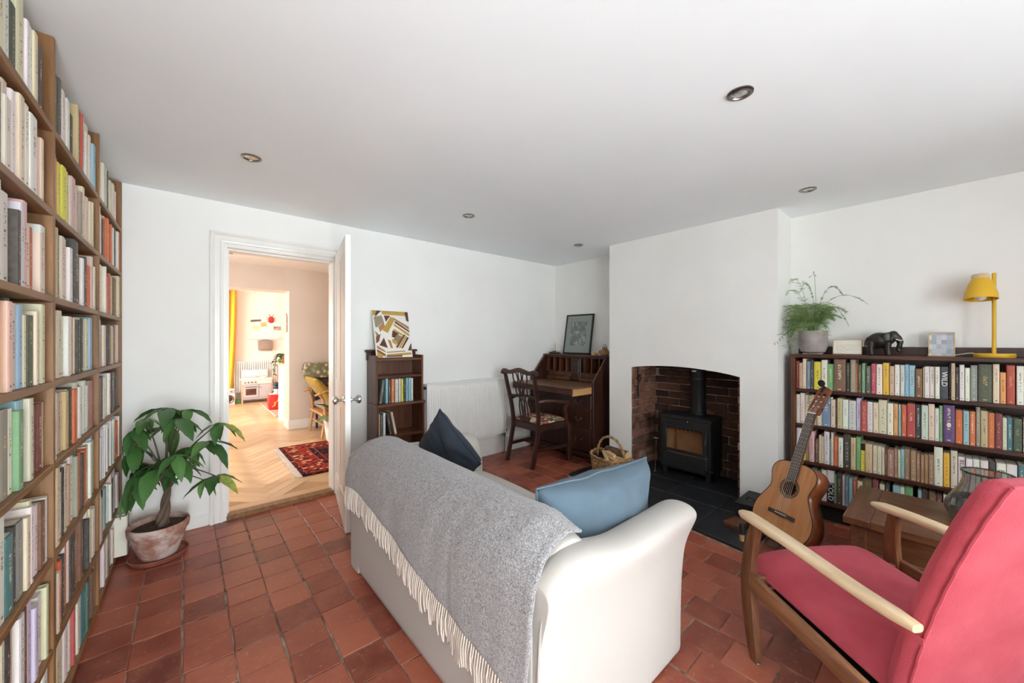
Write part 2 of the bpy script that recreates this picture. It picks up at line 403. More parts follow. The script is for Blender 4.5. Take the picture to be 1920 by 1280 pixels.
dm = M['gloss']; DW = .762; DT = 1.962
door = bpy.data.objects.new('door_1', None); C.objects.link(door); door.location = (.938, 3.322, .006)
door.rotation_euler = (0, 0, math.atan2(-.981, -.196)); tag(door, 'white four panel door standing open towards the sofa', kind='structure')
lf = MB()
st = .105
lf.box(0, st, 0, .035, 0, DT).box(DW-st, DW, 0, .035, 0, DT)
lf.box(st, DW-st, 0, .035, 0, .21).box(st, DW-st, 0, .035, .78, .965).box(st, DW-st, 0, .035, DT-.105, DT)
lf.box(DW/2-.045, DW/2+.045, 0, .035, .21, .78).box(DW/2-.045, DW/2+.045, 0, .035, .965, DT-.105)
lf.build('door_frame', dm, door, .0015)
for (x0, x1) in ((st, DW/2-.045), (DW/2+.045, DW-st)):
    for (z0, z1) in ((.21, .78), (.965, DT-.105)):
        p = MB()
        ins = lambda d, y: [(x0+d, y, z0+d), (x1-d, y, z0+d), (x1-d, y, z1-d), (x0+d, y, z1-d)]
        p.loft([ins(0, .004), ins(.012, .012), ins(.03, .012), ins(.045, .0075)])
        p.loft([ins(0, .031), ins(.012, .023), ins(.03, .023), ins(.045, .0275)])
        p.box(x0, x1, .012, .023, z0, z1)
        p.build('door_panel', dm, door)
kz = .868; kx = DW-.055
for s, y in ((-1, 0), (1, .035)):
    Mk = T(kx, y, kz) @ RX(R(90) if s < 0 else R(-90))
    MB().lathe([(.028, 0), (.028, .004), (.022, .008), (.012, .010)], 20, Mk).build('knob_rose', M['chrome'], door, smooth=True)
    MB().lathe([(.009, .006), (.009, .03), (.014, .036), (.026, .044), (.030, .054), (.028, .064), (.018, .071), (.004, .073)], 20, Mk).build('door_knob', M['chrome'], door, smooth=True)
MB().box(DW-.001, DW+.0015, .007, .028, kz-.07, kz+.07).build('latch_plate', M['steel'], door)
MB().box(DW+.0005, DW+.009, .013, .022, kz-.012, kz+.012).build('latch', M['chrome'], door, .002)
for z in (.25, 1.0, 1.72):
    MB().lathe([(.006, -.04), (.006, .04)], 8, T(-.004, .037, z)).build('hinge', M['steel'], door, smooth=True)

# ------------------------------------------------------------------ hall and far room shell
HC = 2.285
M['oakfloor'] = None
k = NT('parquet_oak'); oi = k.n('ObjectInfo'); ge = k.n('NewGeometry'); rr = k.math('FRACT', k.math('ADD', oi.outputs['Random'], ge.outputs['Random Per Island']))
v = k.coord('Object', (6, 60, 60)); f = k.noise(v, 1.4, 4)
c0 = k.ramp(rr, [(0, lin((204, 168, 128))), (.5, lin((216, 184, 146))), (1, lin((194, 156, 116)))])
c0 = k.mix(k.ramp(f, [(.4, (0,0,0,1)), (.8, (.5,.5,.5,1))]), c0, lin((178, 138, 100)))
M['parquet'] = k.out(c0, .33, 0, .5)
M['plankgap'] = mat('parquet_gap', (190, 152, 112), (172, 134, 96), 8, .8)
fh = struct('floor_hall', MB().box(-1.0, 3.2, YB+.03, 9.6, -.1, HZ-.004), M['plankgap'], label='pale oak herringbone floor seen through the doorway')
MB().box(DL+.012, DR, YB-.006, YB+.07, -.012, HZ+.001).build('threshold', M['oak'], fh, .003)
n = 5; wp = .088; A = RZ(R(45))
pl_me = MB().box(-n*wp/2+.0012, n*wp/2-.0012, -wp/2+.0012, wp/2-.0012, -.006, 0).mesh('plank', .0008); pl_me.materials.append(M['parquet'])
near = []; far = []
for kk in range(-90, 140):
    for mm in range(-12, 13):
        for hv in (0, 1):
            if hv == 0: cx, cy, a = kk+2*n*mm+n/2, kk+.5, 0
            else: cx, cy, a = kk+n+2*n*mm+.5, kk+1-n/2, PI/2
            p = A @ Vector((cx*wp, cy*wp, 0)) + Vector((.55, 4.2, 0))
            ylim = YB+.05 + .26
            if not (-.85 < p.x < 2.6 and YB+.07+.14 < p.y < 9.45): continue
            (near if (p.y < 6.1 and .0 < p.x < 1.55) else far).append((p.x, p.y, a+R(45)))
near.sort(key=lambda q: q[1])
for q in near[:300]:
    o = mobj('plank', pl_me, None, fh); o.location = (q[0], q[1], HZ); o.rotation_euler = (0, 0, q[2])
b = MB()
for q in near[300:]+far:
    b.add([v.co for v in pl_me.vertices], [tuple(p.vertices) for p in pl_me.polygons], T(q[0], q[1], HZ) @ RZ(q[2]))
tag(b.build('plank_field', M['parquet'], fh), kind='stuff')
# border boards against the threshold
for i in range(3):
    MB().box(-.55+i*.75+.002, .2+i*.75-.002, YB+.072, YB+.165, HZ-.006, HZ+.0006).build('plank', M['parquet'], fh)
struct('ceiling_hall', MB().box(-1.1, 3.2, YB+.1, 6.03, HC, HC+.1), M['farwall'], label='pale ceiling of the hall beyond the doorway')
struct('ceiling_far_room', MB().box(-1.1, 3.2, 6.03, 9.7, 2.36, 2.46), M['farwall'], label='pale ceiling of the far room')
struct('wall_hall_far', MB().box(-1.1, -.55, 6.015, 6.36, 0, 2.4).box(-.55, 1.095, 6.015, 6.36, 1.972, 2.4).box(1.095, 3.2, 6.015, 6.36, 0, 2.4), M['hallwall'], label='warm white wall with a wide square opening beyond the hall')
struct('wall_hall_right', MB().box(3.1, 3.2, YB+.1, 9.6, 0, 2.5), M['hallwall'])
struct('wall_far_room', MB().box(-1.1, 3.2, 9.5, 9.6, 0, 2.5), M['farwall'], label='sunlit white far wall with pictures pinned up')
wl = MB().box(-1.08, -.98, YB+.1, 4.0, -.1, 2.5).box(-1.08, -.98, 5.5, 6.9, -.1, 2.5).box(-1.08, -.98, 8.9, 9.6, -.1, 2.5)
for (a, c) in ((4.0, 5.5), (6.9, 8.9)): wl.box(-1.08, -.98, a, c, -.1, .55).box(-1.08, -.98, a, c, 2.05, 2.5)
struct('wall_hall_left', wl, M['farwall'], label='wall with windows on the sunny side of the hall')
w2 = MB()
for (a, c) in ((4.0, 5.5), (6.9, 8.9)):
    nb = 7
    for i in range(nb+1):
        z = .55 + i*1.5/nb; w2.box(-1.05, -1.01, a, c, z-.016, z+.016)
    for y in (a+.02, (a+c)/2, c-.02): w2.box(-1.05, -1.01, y-.02, y+.02, .55, 2.05)
struct('window_2', w2, M['gloss'], label='white glazing bars of the hall windows')
struct('baseboard_hall', MB().box(1.095, 3.1, 6.003, 6.015, HZ, HZ+.13).box(1.083, 1.095, 6.003, 6.36, HZ, HZ+.13), M['gloss'], bevel=.002, label='white skirting board along the hall wall')
# ------------------------------------------------------------------ lettering (built-in font turned into flat print)
TXT = {}
for s in ('WILD', 'COLD', 'BILL BRYSON', 'BRYSON'):
    cu = bpy.data.curves.new('lettering', 'FONT'); cu.body = s; cu.size = 1; cu.resolution_u = 2; cu.align_x = 'CENTER'; cu.align_y = 'CENTER'
    ob = bpy.data.objects.new('lettering', cu); C.objects.link(ob)
    me = bpy.data.meshes.new_from_object(ob.evaluated_get(bpy.context.evaluated_depsgraph_get()))
    TXT[s] = ([tuple(v.co) for v in me.vertices], [tuple(p.vertices) for p in me.polygons])
    bpy.data.objects.remove(ob); bpy.data.curves.remove(cu); bpy.data.meshes.remove(me)

def wpart(mb, name, m, parent, **kw):
    # geometry given in room coordinates, stored relative to its thing
    inv = parent.matrix_basis.inverted()
    if parent.parent is not None: inv = inv @ parent.parent.matrix_basis.inverted()
    mb.v = [tuple(inv @ Vector(p)) for p in mb.v]
    return mb.build(name, m, parent, **kw)

# ------------------------------------------------------------------ books
PAL = dict(w=(233,230,223), c=(222,210,184), k=(38,37,41), n=(42,50,70), g=(56,70,56), G=(106,160,110), r=(184,64,58), P=(200,56,88), m=(114,36,44),
           o=(214,104,50), O=(228,170,100), y=(228,210,66), Y=(234,182,50), b=(112,78,54), B=(108,134,164), s=(146,192,206), S=(198,216,200),
           t=(46,122,124), T=(198,176,136), p=(228,186,184), l=(208,200,216), e=(146,140,134), E=(74,80,74), v=(90,54,122), q=(164,124,94), M=(206,62,150))
CN = dict(w='white', c='cream', k='black', n='navy', g='dark green', G='green', r='red', P='crimson', m='maroon', o='orange', O='pale orange', y='yellow', Y='golden yellow',
          b='brown', B='slate blue', s='pale blue', S='pale green', t='teal', T='tan', p='pale pink', l='lilac', e='grey', E='dark grey', v='purple', q='worn brown', M='magenta')
k = NT('book_cover'); oi = k.n('ObjectInfo'); tc = k.n('TexCoord'); sx = k.n('SeparateXYZ'); k.l(tc.outputs['Generated'], sx.inputs[0])
at = k.n('Attribute', attribute_type='OBJECT', attribute_name='ink')
rd = oi.outputs['Random']
cmb = k.n('CombineXYZ'); k.l(k.math('MULTIPLY', sx.outputs[1], 3.0), cmb.inputs[0]); k.l(k.math('ADD', k.math('MULTIPLY', sx.outputs[2], 44), k.math('MULTIPLY', rd, 90)), cmb.inputs[1])
nz = k.noise(cmb.outputs[0], 1.0, 2, .7)
let = k.math('GREATER_THAN', nz, .55)
inner = k.math('LESS_THAN', k.math('ABSOLUTE', k.math('SUBTRACT', sx.outputs[1], .5)), .15)
lo = k.math('GREATER_THAN', sx.outputs[2], k.math('ADD', .18, k.math('MULTIPLY', rd, .40))); hi = k.math('LESS_THAN', sx.outputs[2], k.math('SUBTRACT', .92, k.math('MULTIPLY', k.math('FRACT', k.math('MULTIPLY', rd, 7.3)), .25)))
txt = k.math('MULTIPLY', k.math('MULTIPLY', let, inner), k.math('MULTIPLY', lo, hi))
mk = k.math('LESS_THAN', k.math('ABSOLUTE', k.math('SUBTRACT', sx.outputs[2], .06)), .012)
mk = k.math('MULTIPLY', mk, inner)
spine = k.math('GREATER_THAN', sx.outputs[0], .985)
mask = k.math('MULTIPLY', k.math('MAXIMUM', txt, mk), spine)
wear = k.noise(k.n('NewGeometry').outputs['Position'], 60, 3)
c0 = k.mix(k.math('MULTIPLY', wear, .22), oi.outputs['Color'], lin((196, 184, 164)))
c0 = k.mix(k.math('MULTIPLY', mask, .8), c0, at.outputs['Color'])
M['cover'] = k.out(c0, .5, 0, .4)
k = NT('book_cover_plain'); oi = k.n('ObjectInfo'); wear = k.noise(k.n('NewGeometry').outputs['Position'], 60, 3)
M['coverplain'] = k.out(k.mix(k.math('MULTIPLY', wear, .2), oi.outputs['Color'], lin((200, 190, 170))), .5, 0, .4)
k = NT('book_pages'); g = k.coord('Generated', (1, 70, 1)); f = k.noise(g, 1, 1)
M['pages'] = k.out(k.ramp(f, [(.35, lin((214, 202, 176))), (.65, lin((236, 228, 208)))]), .9, 0, .1)
def cover_mesh(hard, plain=False):
    b = MB(); e = .0 if hard else .0
    b.box(-1, -.02, -.5, -.43, 0, 1).box(-1, -.02, .43, .5, 0, 1)
    b.loft([[(-.03, -.5, z), (-.012, -.47, z), (0, -.3, z), (0, .3, z), (-.012, .47, z), (-.03, .5, z), (-.035, .43, z), (-.035, -.43, z)] for z in (0, 1)])
    m = b.mesh('hardback_book' if hard else 'paperback_book'); m.materials.append(M['coverplain' if plain else 'cover']); return m
COV = {(h, p): cover_mesh(h, p) for h in (0, 1) for p in (0, 1)}
PG = {}
for h in (0, 1):
    b = MB().box(-.965 if h else -.995, -.03, -.425, .425, .02 if h else .002, .975 if h else .998); PG[h] = b.mesh('pages'); PG[h].materials.append(M['pages'])
NB = {}
def book(col, t, h, d, loc, rz, label, group, tilt=0, hard=None, plain=0, parentrot=None):
    if hard is None: hard = 1 if (h > .215 or col in 'kngmbqE') else 0
    nm = 'large_book' if h > .245 else ('hardback_book' if hard else 'paperback_book')
    o = mobj(nm, COV[(hard, plain)]); o.location = (loc[0], loc[1], loc[2]+.0012); o.rotation_euler = (tilt, 0, rz); o.scale = (d, t, h)
    c = [max(4, min(250, x + random.uniform(-9, 9))) for x in PAL[col]]
    o.color = lin(c)
    lum = sum(c)/3
    ink = random.choice(((30, 30, 34), (30, 30, 34), (120, 40, 40), (40, 60, 100))) if lum > 150 else random.choice(((238, 232, 214), (238, 232, 214), (226, 196, 120)))
    o['ink'] = list(lin(ink)[:3])
    tag(o, label, 'book', group)
    mobj('pages', PG[hard], None, o)
    return o

# ------------------------------------------------------------------ tall oak bookcase along the left wall
LB = thing('bookcase', 'tall oak bookcase of open shelves reaching the ceiling, packed with books', 'bookcase', (-.295, 3.312, 0), -.0154)
SH = [1.952, 1.685, 1.410, 1.138, .874, .578, .288, .034]
UP = [(-.02, 0), (-.72, -.70), (-1.45, -1.43), (-2.17, -2.15)]
for a, c in UP: MB().box(-.25, 0, a, c, 0, CE-.008).build('upright', M['oakup'], LB, .0015)
BAY = [(-.70, -.02), (-1.43, -.72), (-2.15, -1.45)]       # far, middle, near
for (a, c) in BAY:
    for z in SH:
        MB().box(-.246, -.001, a-.0005, c+.0005, z-.021, z).build('shelf', M['oak'], LB, .0015)
    MB().box(-.255, -.249, a, c, .015, CE-.01).build('back_panel', M['oakup'], LB)
    MB().box(-.24, -.015, a, c, 0, .013).build('plinth', M['oak'], LB)
ROWS = {
 2: ['TcTcpccwgcwckc', 'cboTkgcccwPc', 'gmwwccwowklpcrcw', 'cpcocypkscgkcc', 'pksslkweGscbmT', 'bwgerwtkcwcbw', 'wwwwwkTblwc', 'wcTkwwckw'],
 1: ['cgwwowkTbrwwcws', 'ooyykpccSccy', 'pTnccwkwmwkcocc', 'cscwpgwokckwcss', 'wmwcTkowgwwrs', 'cMkcTwgkowsp', 'konwckgbwwcw', 'bcwwrwttnwc'],
 0: ['gkwescccr', 'cwkGcoksglo', 'cyyTorbcgc', 'cwcpkTgcp', 'ckbwwkkc', 'wwwwklo', 'kwkswnww', 'cwwkwtwc']}
GAP = {2: [.05, .05, .01, .01, .012, .008, .02, .03], 1: [.03, .02, .02, .01, .01, .008, .01, .01], 0: [.05, .015, .01, .03, .05, .03, .01, .235]}
BN = {2: 'nearest bay', 1: 'middle bay', 0: 'far bay'}
SN = ['top shelf', 'second shelf down', 'third shelf down', 'fourth shelf down', 'fifth shelf down', 'sixth shelf down', 'seventh shelf down', 'bottom shelf']
A = LB.matrix_basis.copy()
rng = random.Random(11)
LBM = LB.matrix_basis
def lbook(col, t, h, d, lx, ly, lz, label, hard=None, tilt=0):
    p = LBM @ Vector((lx, ly, lz))
    book(col, t, h, d, p, -.0154, label, 'books in the tall oak bookcase', tilt, hard)
for bay in (2, 1, 0):
    a, c = BAY[bay]
    if bay == 2: a = -2.14
    for r in range(8):
        z = SH[r]; room = ((SH[r-1]-.021) if r else CE) - z - .012
        s = ROWS[bay][r]; L = c - a - .012 - GAP[bay][r]
        nb = max(len(s), int(L/.036)); seq = []
        for i in range(nb):
            seq.append(s[int(i*len(s)/nb)] if (i == 0 or int(i*len(s)/nb) != int((i-1)*len(s)/nb)) else rng.choice('wwwwcce'+s))
        ws = [rng.choice((.6, .75, .9, 1.0, 1.15, 1.4, 1.75)) for _ in seq]; tot = sum(ws); y = c - .004 - GAP[bay][r]
        ws = [w*(L-.0012*nb)/tot for w in ws]
        cur = rng.uniform(.185, .21)
        for i in range(nb-1, -1, -1):
            col = seq[i]; w = ws[i]
            if rng.random() < .55: cur = rng.uniform(.178 if r < 3 else .20, min(.245 if r < 4 else .262, room))
            h = min(cur + rng.uniform(-.006, .006), room)
            if r in (5, 6, 7) and rng.random() < .25: h = min(room, rng.uniform(.235, .275))
            d = min(.205, h*rng.uniform(.62, .72)); x = -.004 - rng.uniform(.0, .018)
            hard = None
            size = 'slim' if w < .027 else ('thick' if w > .046 else 'medium')
            hh = 1 if (h > .215 or col in 'kngmbqE') else 0
            lab = f"{size} {CN[col]} {'hardback' if hh else 'paperback'}, {ordinal(nb-1-i)} from far end, {SN[r]}, {BN[bay]} of oak bookcase"
            lbook(col, w, h, d, x, y - w/2, z, lab, hh)
            y -= w + .0012
# large books pushed forward on the bottom shelf of the far bay, and the face-out teal one
for i, (y, t, h, d, col, lab) in enumerate(((-.50, .05, .25, .20, 'w', 'big white book with a dark picture, jutting from the bottom shelf'), (-.44, .018, .235, .19, 't', 'slim teal book jutting forward from the bottom shelf by the plant'),
        (-.405, .03, .24, .19, 'w', 'white hardback jutting from the bottom shelf beside the teal book'), (-.355, .04, .245, .2, 'c', 'thick cream book at the end of the jutting row by the plant'))):
    p = LBM @ Vector((.045, y+.30, .036)); book(col, t, h-.026, d, p, -.0154, lab, 'books jutting from the bottom shelf', 0, 1)

# ------------------------------------------------------------------ dark bookcase in the right alcove
RB = thing('bookcase', 'low dark mahogany bookcase with a raised back rail, beside the chimney breast', 'bookcase', (3.52, .05, 0))
BX0, BX1 = 3.40, 3.635; BY1, BY0 = .745, -.62
ST = [1.172, .919, .663, .395, .13]
wpart(MB().box(BX0, BX1, BY1-.022, BY1, 0, 1.155).box(BX1-.02, BX1, BY1-.022, BY1, 1.155, 1.215), 'side_panel', M['redwood'], RB, bevel=.002)
wpart(MB().box(BX0, BX1, BY0, BY0+.022, 0, 1.155), 'side_panel', M['redwood'], RB, bevel=.002)
wpart(MB().box(BX0-.008, BX1, BY0-.005, BY1+.004, 1.148, 1.172), 'top', M['darkwoody'], RB, bevel=.003)
wpart(MB().prism([(BY1-.005, 1.172), (BY1-.005, 1.21), (BY1-.03, 1.228), (BY0+.03, 1.228), (BY0+.005, 1.21), (BY0+.005, 1.172)], BX1-.02, BX1-.003, 'x'), 'back_rail', M['darkwood'], RB, bevel=.002)
for z in ST[1:]:
    wpart(MB().box(BX0+.002, BX1-.012, BY0+.023, BY1-.023, z-.021, z), 'shelf', M['darkwoody'], RB, bevel=.002)
wpart(MB().box(BX1-.011, BX1-.004, BY0+.02, BY1-.02, .03, 1.15), 'back_panel', M['darkwood'], RB)
wpart(MB().box(BX0+.03, BX0+.045, BY0+.02, BY1-.02, 0, .105), 'plinth', M['dark'], RB)
RR = [
"721,17,200,r 702,20,187,T 681,21,219,c 658,22,201,B 635,15,213,n 618,42,199,y 574,32,213,w 541,35,185,G 505,62,222,b 440,16,198,k 420,28,221,e 391,8,196,o 382,19,189,g 361,17,199,G 341,23,183,E 316,23,197,P 291,28,196,w 261,29,206,Y 230,21,186,T 207,23,196,w 182,20,195,S 162,18,199,s 143,25,195,s 116,29,176,b 85,6,186,T 78,20,192,w 57,21,191,w 35,19,192,w 15,33,193,n -21,6,210,k -28,16,216,T -45,13,193,k -60,19,208,w -81,18,191,w -101,26,207,e -129,50,215,g -181,23,218,c -206,20,172,O -228,28,213,r -261,24,211,w -287,26,205,T -315,18,207,n -335,26,204,c -363,25,202,G -389,29,204,m",
"721,21,209,w 698,28,221,w 668,21,210,c 646,16,207,T 629,30,200,T 598,26,203,c 571,46,202,B 523,26,194,c 496,8,193,k 487,26,207,T 460,30,201,w 428,37,198,S 389,23,218,l 364,27,199,r 336,28,199,w 307,25,198,c 281,40,220,c 240,27,202,w 212,20,201,O 190,11,200,s 177,22,200,o 153,36,211,r 116,24,208,n 91,28,209,S 62,25,220,c 36,17,196,w 19,14,216,G 3,46,222,v -45,27,196,o -74,23,195,s -98,21,196,o -121,16,225,e -138,26,205,T -165,23,196,o -189,24,198,m -214,15,177,c -230,19,179,t -250,29,179,g -283,26,180,c -311,26,181,w -339,22,186,b -363,32,183,e",
"719,30,230,w 686,22,217,y 663,18,212,T 643,29,220,p 610,19,166,b 589,15,197,c 573,12,191,c 560,30,230,w 530,9,181,s 521,13,232,c 506,24,204,o 481,24,202,w 455,37,231,k 417,26,217,T 390,22,226,G 367,22,188,y 344,34,188,T 308,20,183,c 287,20,183,c 266,13,179,c 251,10,178,b 240,31,172,q 208,14,183,q 193,12,178,c 180,16,185,s 163,25,189,q 137,24,186,q 112,17,176,q 94,15,172,q 78,15,176,q 62,22,179,q 39,35,232,w 2,25,201,Y -26,27,222,c -55,27,191,w -84,25,190,w -111,25,191,w -137,28,192,w -166,25,191,k -193,33,191,w -228,36,192,w -266,23,195,t -291,26,197,w",
"700,38,223,y 655,30,203,o 621,25,224,t 594,18,204,e 574,28,219,w 544,40,225,w 503,13,206,G 489,26,222,k 462,13,208,c 447,19,203,B 426,18,200,s 407,20,201,r 385,28,190,c 356,43,213,b 311,30,221,m 276,23,203,c 251,22,209,k 215,32,211,s 182,19,212,w 162,35,214,G 106,16,212,s 89,28,211,k 60,28,212,b 31,24,209,m 2,30,218,w -33,29,221,n -65,31,225,T -100,28,225,c"]
LET = {(0, 15): ('WILD', .035, (240, 240, 240), .12), (2, -55): ('BILL BRYSON', .026, (26, 26, 28), .10), (2, -193): ('BRYSON', .030, (26, 26, 28), .10), (3, 544): ('COLD', .045, (240, 240, 240), .075)}
SN2 = ['top shelf', 'second shelf', 'third shelf', 'bottom shelf']
for r, s in enumerate(RR):
    items = [t.split(',') for t in s.split()]
    for i, (y, w, h, col) in enumerate(items):
        y, w, h = int(y)/1000, int(w)/1000-.0008, int(h)/1000
        if y > BY1-.024: y = BY1-.024
        hh = 1 if (h > .215 or col in 'kngmbqE') else 0
        size = 'slim' if w < .018 else ('thick' if w > .031 else 'medium')
        key = (r, int(items[i][0])); pl = 1 if key in LET or col == 'q' and 0 else 0
        lab = f"{size} {CN[col]} {'hardback' if hh else 'paperback'}, {ordinal(i)} from chimney breast, {SN2[r]} of mahogany bookcase"
        xf = 3.425 + random.uniform(-.006, .010)
        o = book(col, w, h, min(.165, h*.66), (xf, y-w/2, ST[r+1]), PI, lab, 'books in the mahogany bookcase', 0, hh, pl)
        if key in LET:
            t, size, c, zc = LET[key]
            mm = mat('print_'+t.lower().replace(' ', '_'), c, None, 5, .6)
            mx = Matrix(((0, 0, -1, xf-.0006), (0, -1, 0, y-w/2), (-1, 0, 0, ST[r+1]+zc), (0, 0, 0, 1))) @ Matrix.Diagonal((size, size*.9, 1, 1))
            if t == 'COLD':
                wpart(MB().box(xf-.0004, xf+.002, y-w+.001, y-.001, ST[r+1]+.001, ST[r+1]+.14), 'cover_panel', M['black'], o)
            wpart(MB().add(TXT[t][0], TXT[t][1], mx), 'spine_lettering', mm, o)
        if col == 'y' and (r, i) == (2, 15):
            wpart(MB().box(xf-.0005, xf+.002, y-w+.0005, y-.0005, ST[3]+.14, ST[3]+h-.001), 'black_band', M['black'], o)
        if col == 'v':
            wpart(MB().lathe([(.011, 0), (.011, .0006)], 18, T(xf-.0004, y-w/2, ST[2]+.105) @ RY(R(-90)) @ Matrix.Diagonal((1.3, .8, 1, 1))), 'oval_emblem', M['pages'], o)
# ------------------------------------------------------------------ sofa
M['linen'] = cloth('sofa_linen', (191, 186, 180), (184, 178, 171), 420, .92, .25, 3)
M['throw'] = None
k = NT('wool_throw'); v = k.coord('Object'); a = k.noise(v, 250, 3, .7); b_ = k.noise(v, 90, 3); c_ = k.noise(v, 6, 2)
c0 = k.ramp(a, [(.30, lin((92, 88, 90))), (.5, lin((138, 134, 136))), (.68, lin((204, 202, 202)))])
c0 = k.mix(k.ramp(b_, [(.4, (0,0,0,1)), (.75, (.55,.55,.55,1))]), c0, lin((184, 181, 181)))
k.bump(a, .6, .004); k.b.inputs['Sheen Weight'].default_value = .35
M['throw'] = k.out(c0, .95, 0, .1)
M['fringe'] = cloth('wool_fringe', (222, 210, 198), (210, 198, 186), 300, .95, .2)
SO = thing('sofa', 'cream linen two seater sofa seen from behind, facing the stove', 'sofa', (1.1, 1.45, 0))
def sm(t): t = max(0, min(1, t)); return t*t*(3-2*t)
PROF = [(.705, .006), (.705, .014), (.700, .22), (.696, .42), (.694, .55), (.708, .62), (.745, .672), (.80, .703), (.86, .712), (.915, .695), (.955, .65), (.985, .56), (1.0, .46), (1.0, .2), (1.0, .014), (1.0, .006)]
def backz(y):
    e = min((y-.69)/.16, (2.21-y)/.16); return 1 - .045*(1-sm(e))
rings = []
YS = [.722, .724, .730] + [.69+1.52*i/22 for i in range(1, 22)] + [2.170, 2.176, 2.178]
for i, y in enumerate(YS):
    f = backz(y); e = .006*math.sin(y*9)+.004*math.sin(y*23)
    ed = min(i, len(YS)-1-i); ins = (.010, .004, .001)[ed] if ed < 3 else 0
    rings.append([((x+ins if x < .85 else x-ins), y, z*f - ins*.6 + (e*.5 if z > .5 else 0)) for x, z in PROF])
wpart(MB().loft(rings), 'backrest', M['linen'], SO, smooth=True, angle=0, sub=1)
def arm_ring(x, side):
    h = .622 + .05*sm((1.12-x)/.28) - .05*sm((.80-x)/.12)
    fl = 1.0 - .30*sm((.86-x)/.16)
    P = [(.700, .006), (.700, .016), (.698, .22), (.692, .40), (.676, .48), (.652, .54), (.634, .585), (.640, .612), (.672, .628), (.72, .630), (.775, .612), (.815, .565), (.832, .48), (.836, .38), (.836, .016), (.836, .006)]
    ed = .014*sm((x-1.515)/.025) + .01*sm((.715-x)/.015)
    out = []
    for y, z in P:
        zz = z if z < .40 else .40 + (z-.40)*(h-.40)/(.630-.40)
        yy = y if y > .7 else .7 - (.7-y)*fl
        if y < .7: yy += .005*noise.noise(Vector((x*7, z*5, 2))) + .003*noise.noise(Vector((x*16, z*3, 5)))
        yy += ed if y < .75 else -ed; zz -= ed if z > .45 else 0
        out.append((x, yy if side < 0 else 2.90-yy, zz))
    return out
for side in (-1, 1):
    xs = [.702, .703, .708, .72, .76, .80, .86, .92, .98, 1.05, 1.12, 1.2, 1.3, 1.4, 1.48, 1.515, 1.53, 1.538, 1.54]
    wpart(MB().loft([arm_ring(x, side) for x in xs]), 'arm', M['linen'], SO, smooth=True, angle=0, sub=2)
    sgn = (lambda y: y) if side < 0 else (lambda y: 2.90-y)
    pts = catmull([(.7035, sgn(.7045), .02), (.7025, sgn(.7035), .3), (.704, sgn(.6945), .50), (.710, sgn(.684), .565)], 5)
    if side < 0: wpart(MB().tube(pts, .0045, 6), 'piping', M['linen'], SO, smooth=True)
    pts = [p for p in [(x, sgn(arm_ring(x, -1)[4][1]+.0012), arm_ring(x, -1)[4][2]+.004) for x in xs]]
    wpart(MB().tube(pts, .0018, 6), 'seam', M['linen'], SO, smooth=True)
wpart(MB().box(.98, 1.49, .835, 2.065, .06, .30), 'seat_base', M['linen'], SO, bevel=.012, seg=2, smooth=True)
def cushion_box(x0, x1, y0, y1, z0, z1, bulge):
    def f(u, v, top):
        x = x0+(x1-x0)*u; y = y0+(y1-y0)*v
        e = (1-abs(2*u-1)**4)*(1-abs(2*v-1)**4); zc = (z0+z1)/2; hz = (z1-z0)/2
        return (x, y, zc + top*(hz*.55 + hz*.45*e**.5 + bulge*e))
    b = MB(); n = 12
    b.grid(lambda u, v: f(u, v, 1), n, n); b.grid(lambda u, v: f(u, v, -1), n, n)
    rim = [(i/n, 0) for i in range(n)] + [(1, i/n) for i in range(n)] + [(1-i/n, 1) for i in range(n)] + [(0, 1-i/n) for i in range(n)]
    out = lambda u, v, d: (d if u == 1 else (-d if u == 0 else 0), d if v == 1 else (-d if v == 0 else 0))
    rt = [f(u, v, 1) for u, v in rim]; rb = [f(u, v, -1) for u, v in rim]
    mid = [((a[0]+c[0])/2 + out(u, v, .015)[0], (a[1]+c[1])/2 + out(u, v, .015)[1], (a[2]+c[2])/2) for (u, v), a, c in zip(rim, rt, rb)]
    b.loft([rb, mid, rt], cap=False)
    return b
for y0, y1 in ((.845, 1.445), (1.455, 2.055)):
    wpart(cushion_box(.99, 1.50, y0, y1, .295, .43, .015), 'seat_cushion', M['linen'], SO, smooth=True, angle=60)

# throw draped over the sofa back
TH = thing('throw_blanket', 'grey wool throw with a cream fringe draped over the sofa back', 'blanket', (.85, 1.42, .71))
def path_at(s, y):
    # s = arc length from the ridge; positive runs down the outside of the back
    f = backz(y); outp = [(x, z*f) for x, z in PROF]; o = .016
    pts = outp[::-1]                     # from seat side over the ridge to the outside
    P = [Vector((p[0], p[1])) for p in pts if p[1] > .02]
    ri = max(range(len(P)), key=lambda i: P[i].y)
    seq = P[ri:] if s >= 0 else P[ri::-1]; d = abs(s); cur = seq[0]
    for q in seq[1:]:
        L = (q-cur).length
        if d <= L: cur = cur + (q-cur)*(d/L if L else 0); break
        d -= L; cur = q
    c = Vector((.85, .50 if cur.y > .5 else cur.y)); nrm = (cur-c).normalized()
    return cur + nrm*o
def zlow(y):     # lower edge height on the outside
    for (a, za), (c, zc) in zip(((.70, .335), (.85, .35), (1.17, .385), (1.5, .44), (1.79, .495), (2.17, .525)), ((.85, .35), (1.17, .385), (1.5, .44), (1.79, .495), (2.17, .525), (2.3, .53))):
        if a <= y <= c: return za + (zc-za)*(y-a)/(c-a)
    return .335
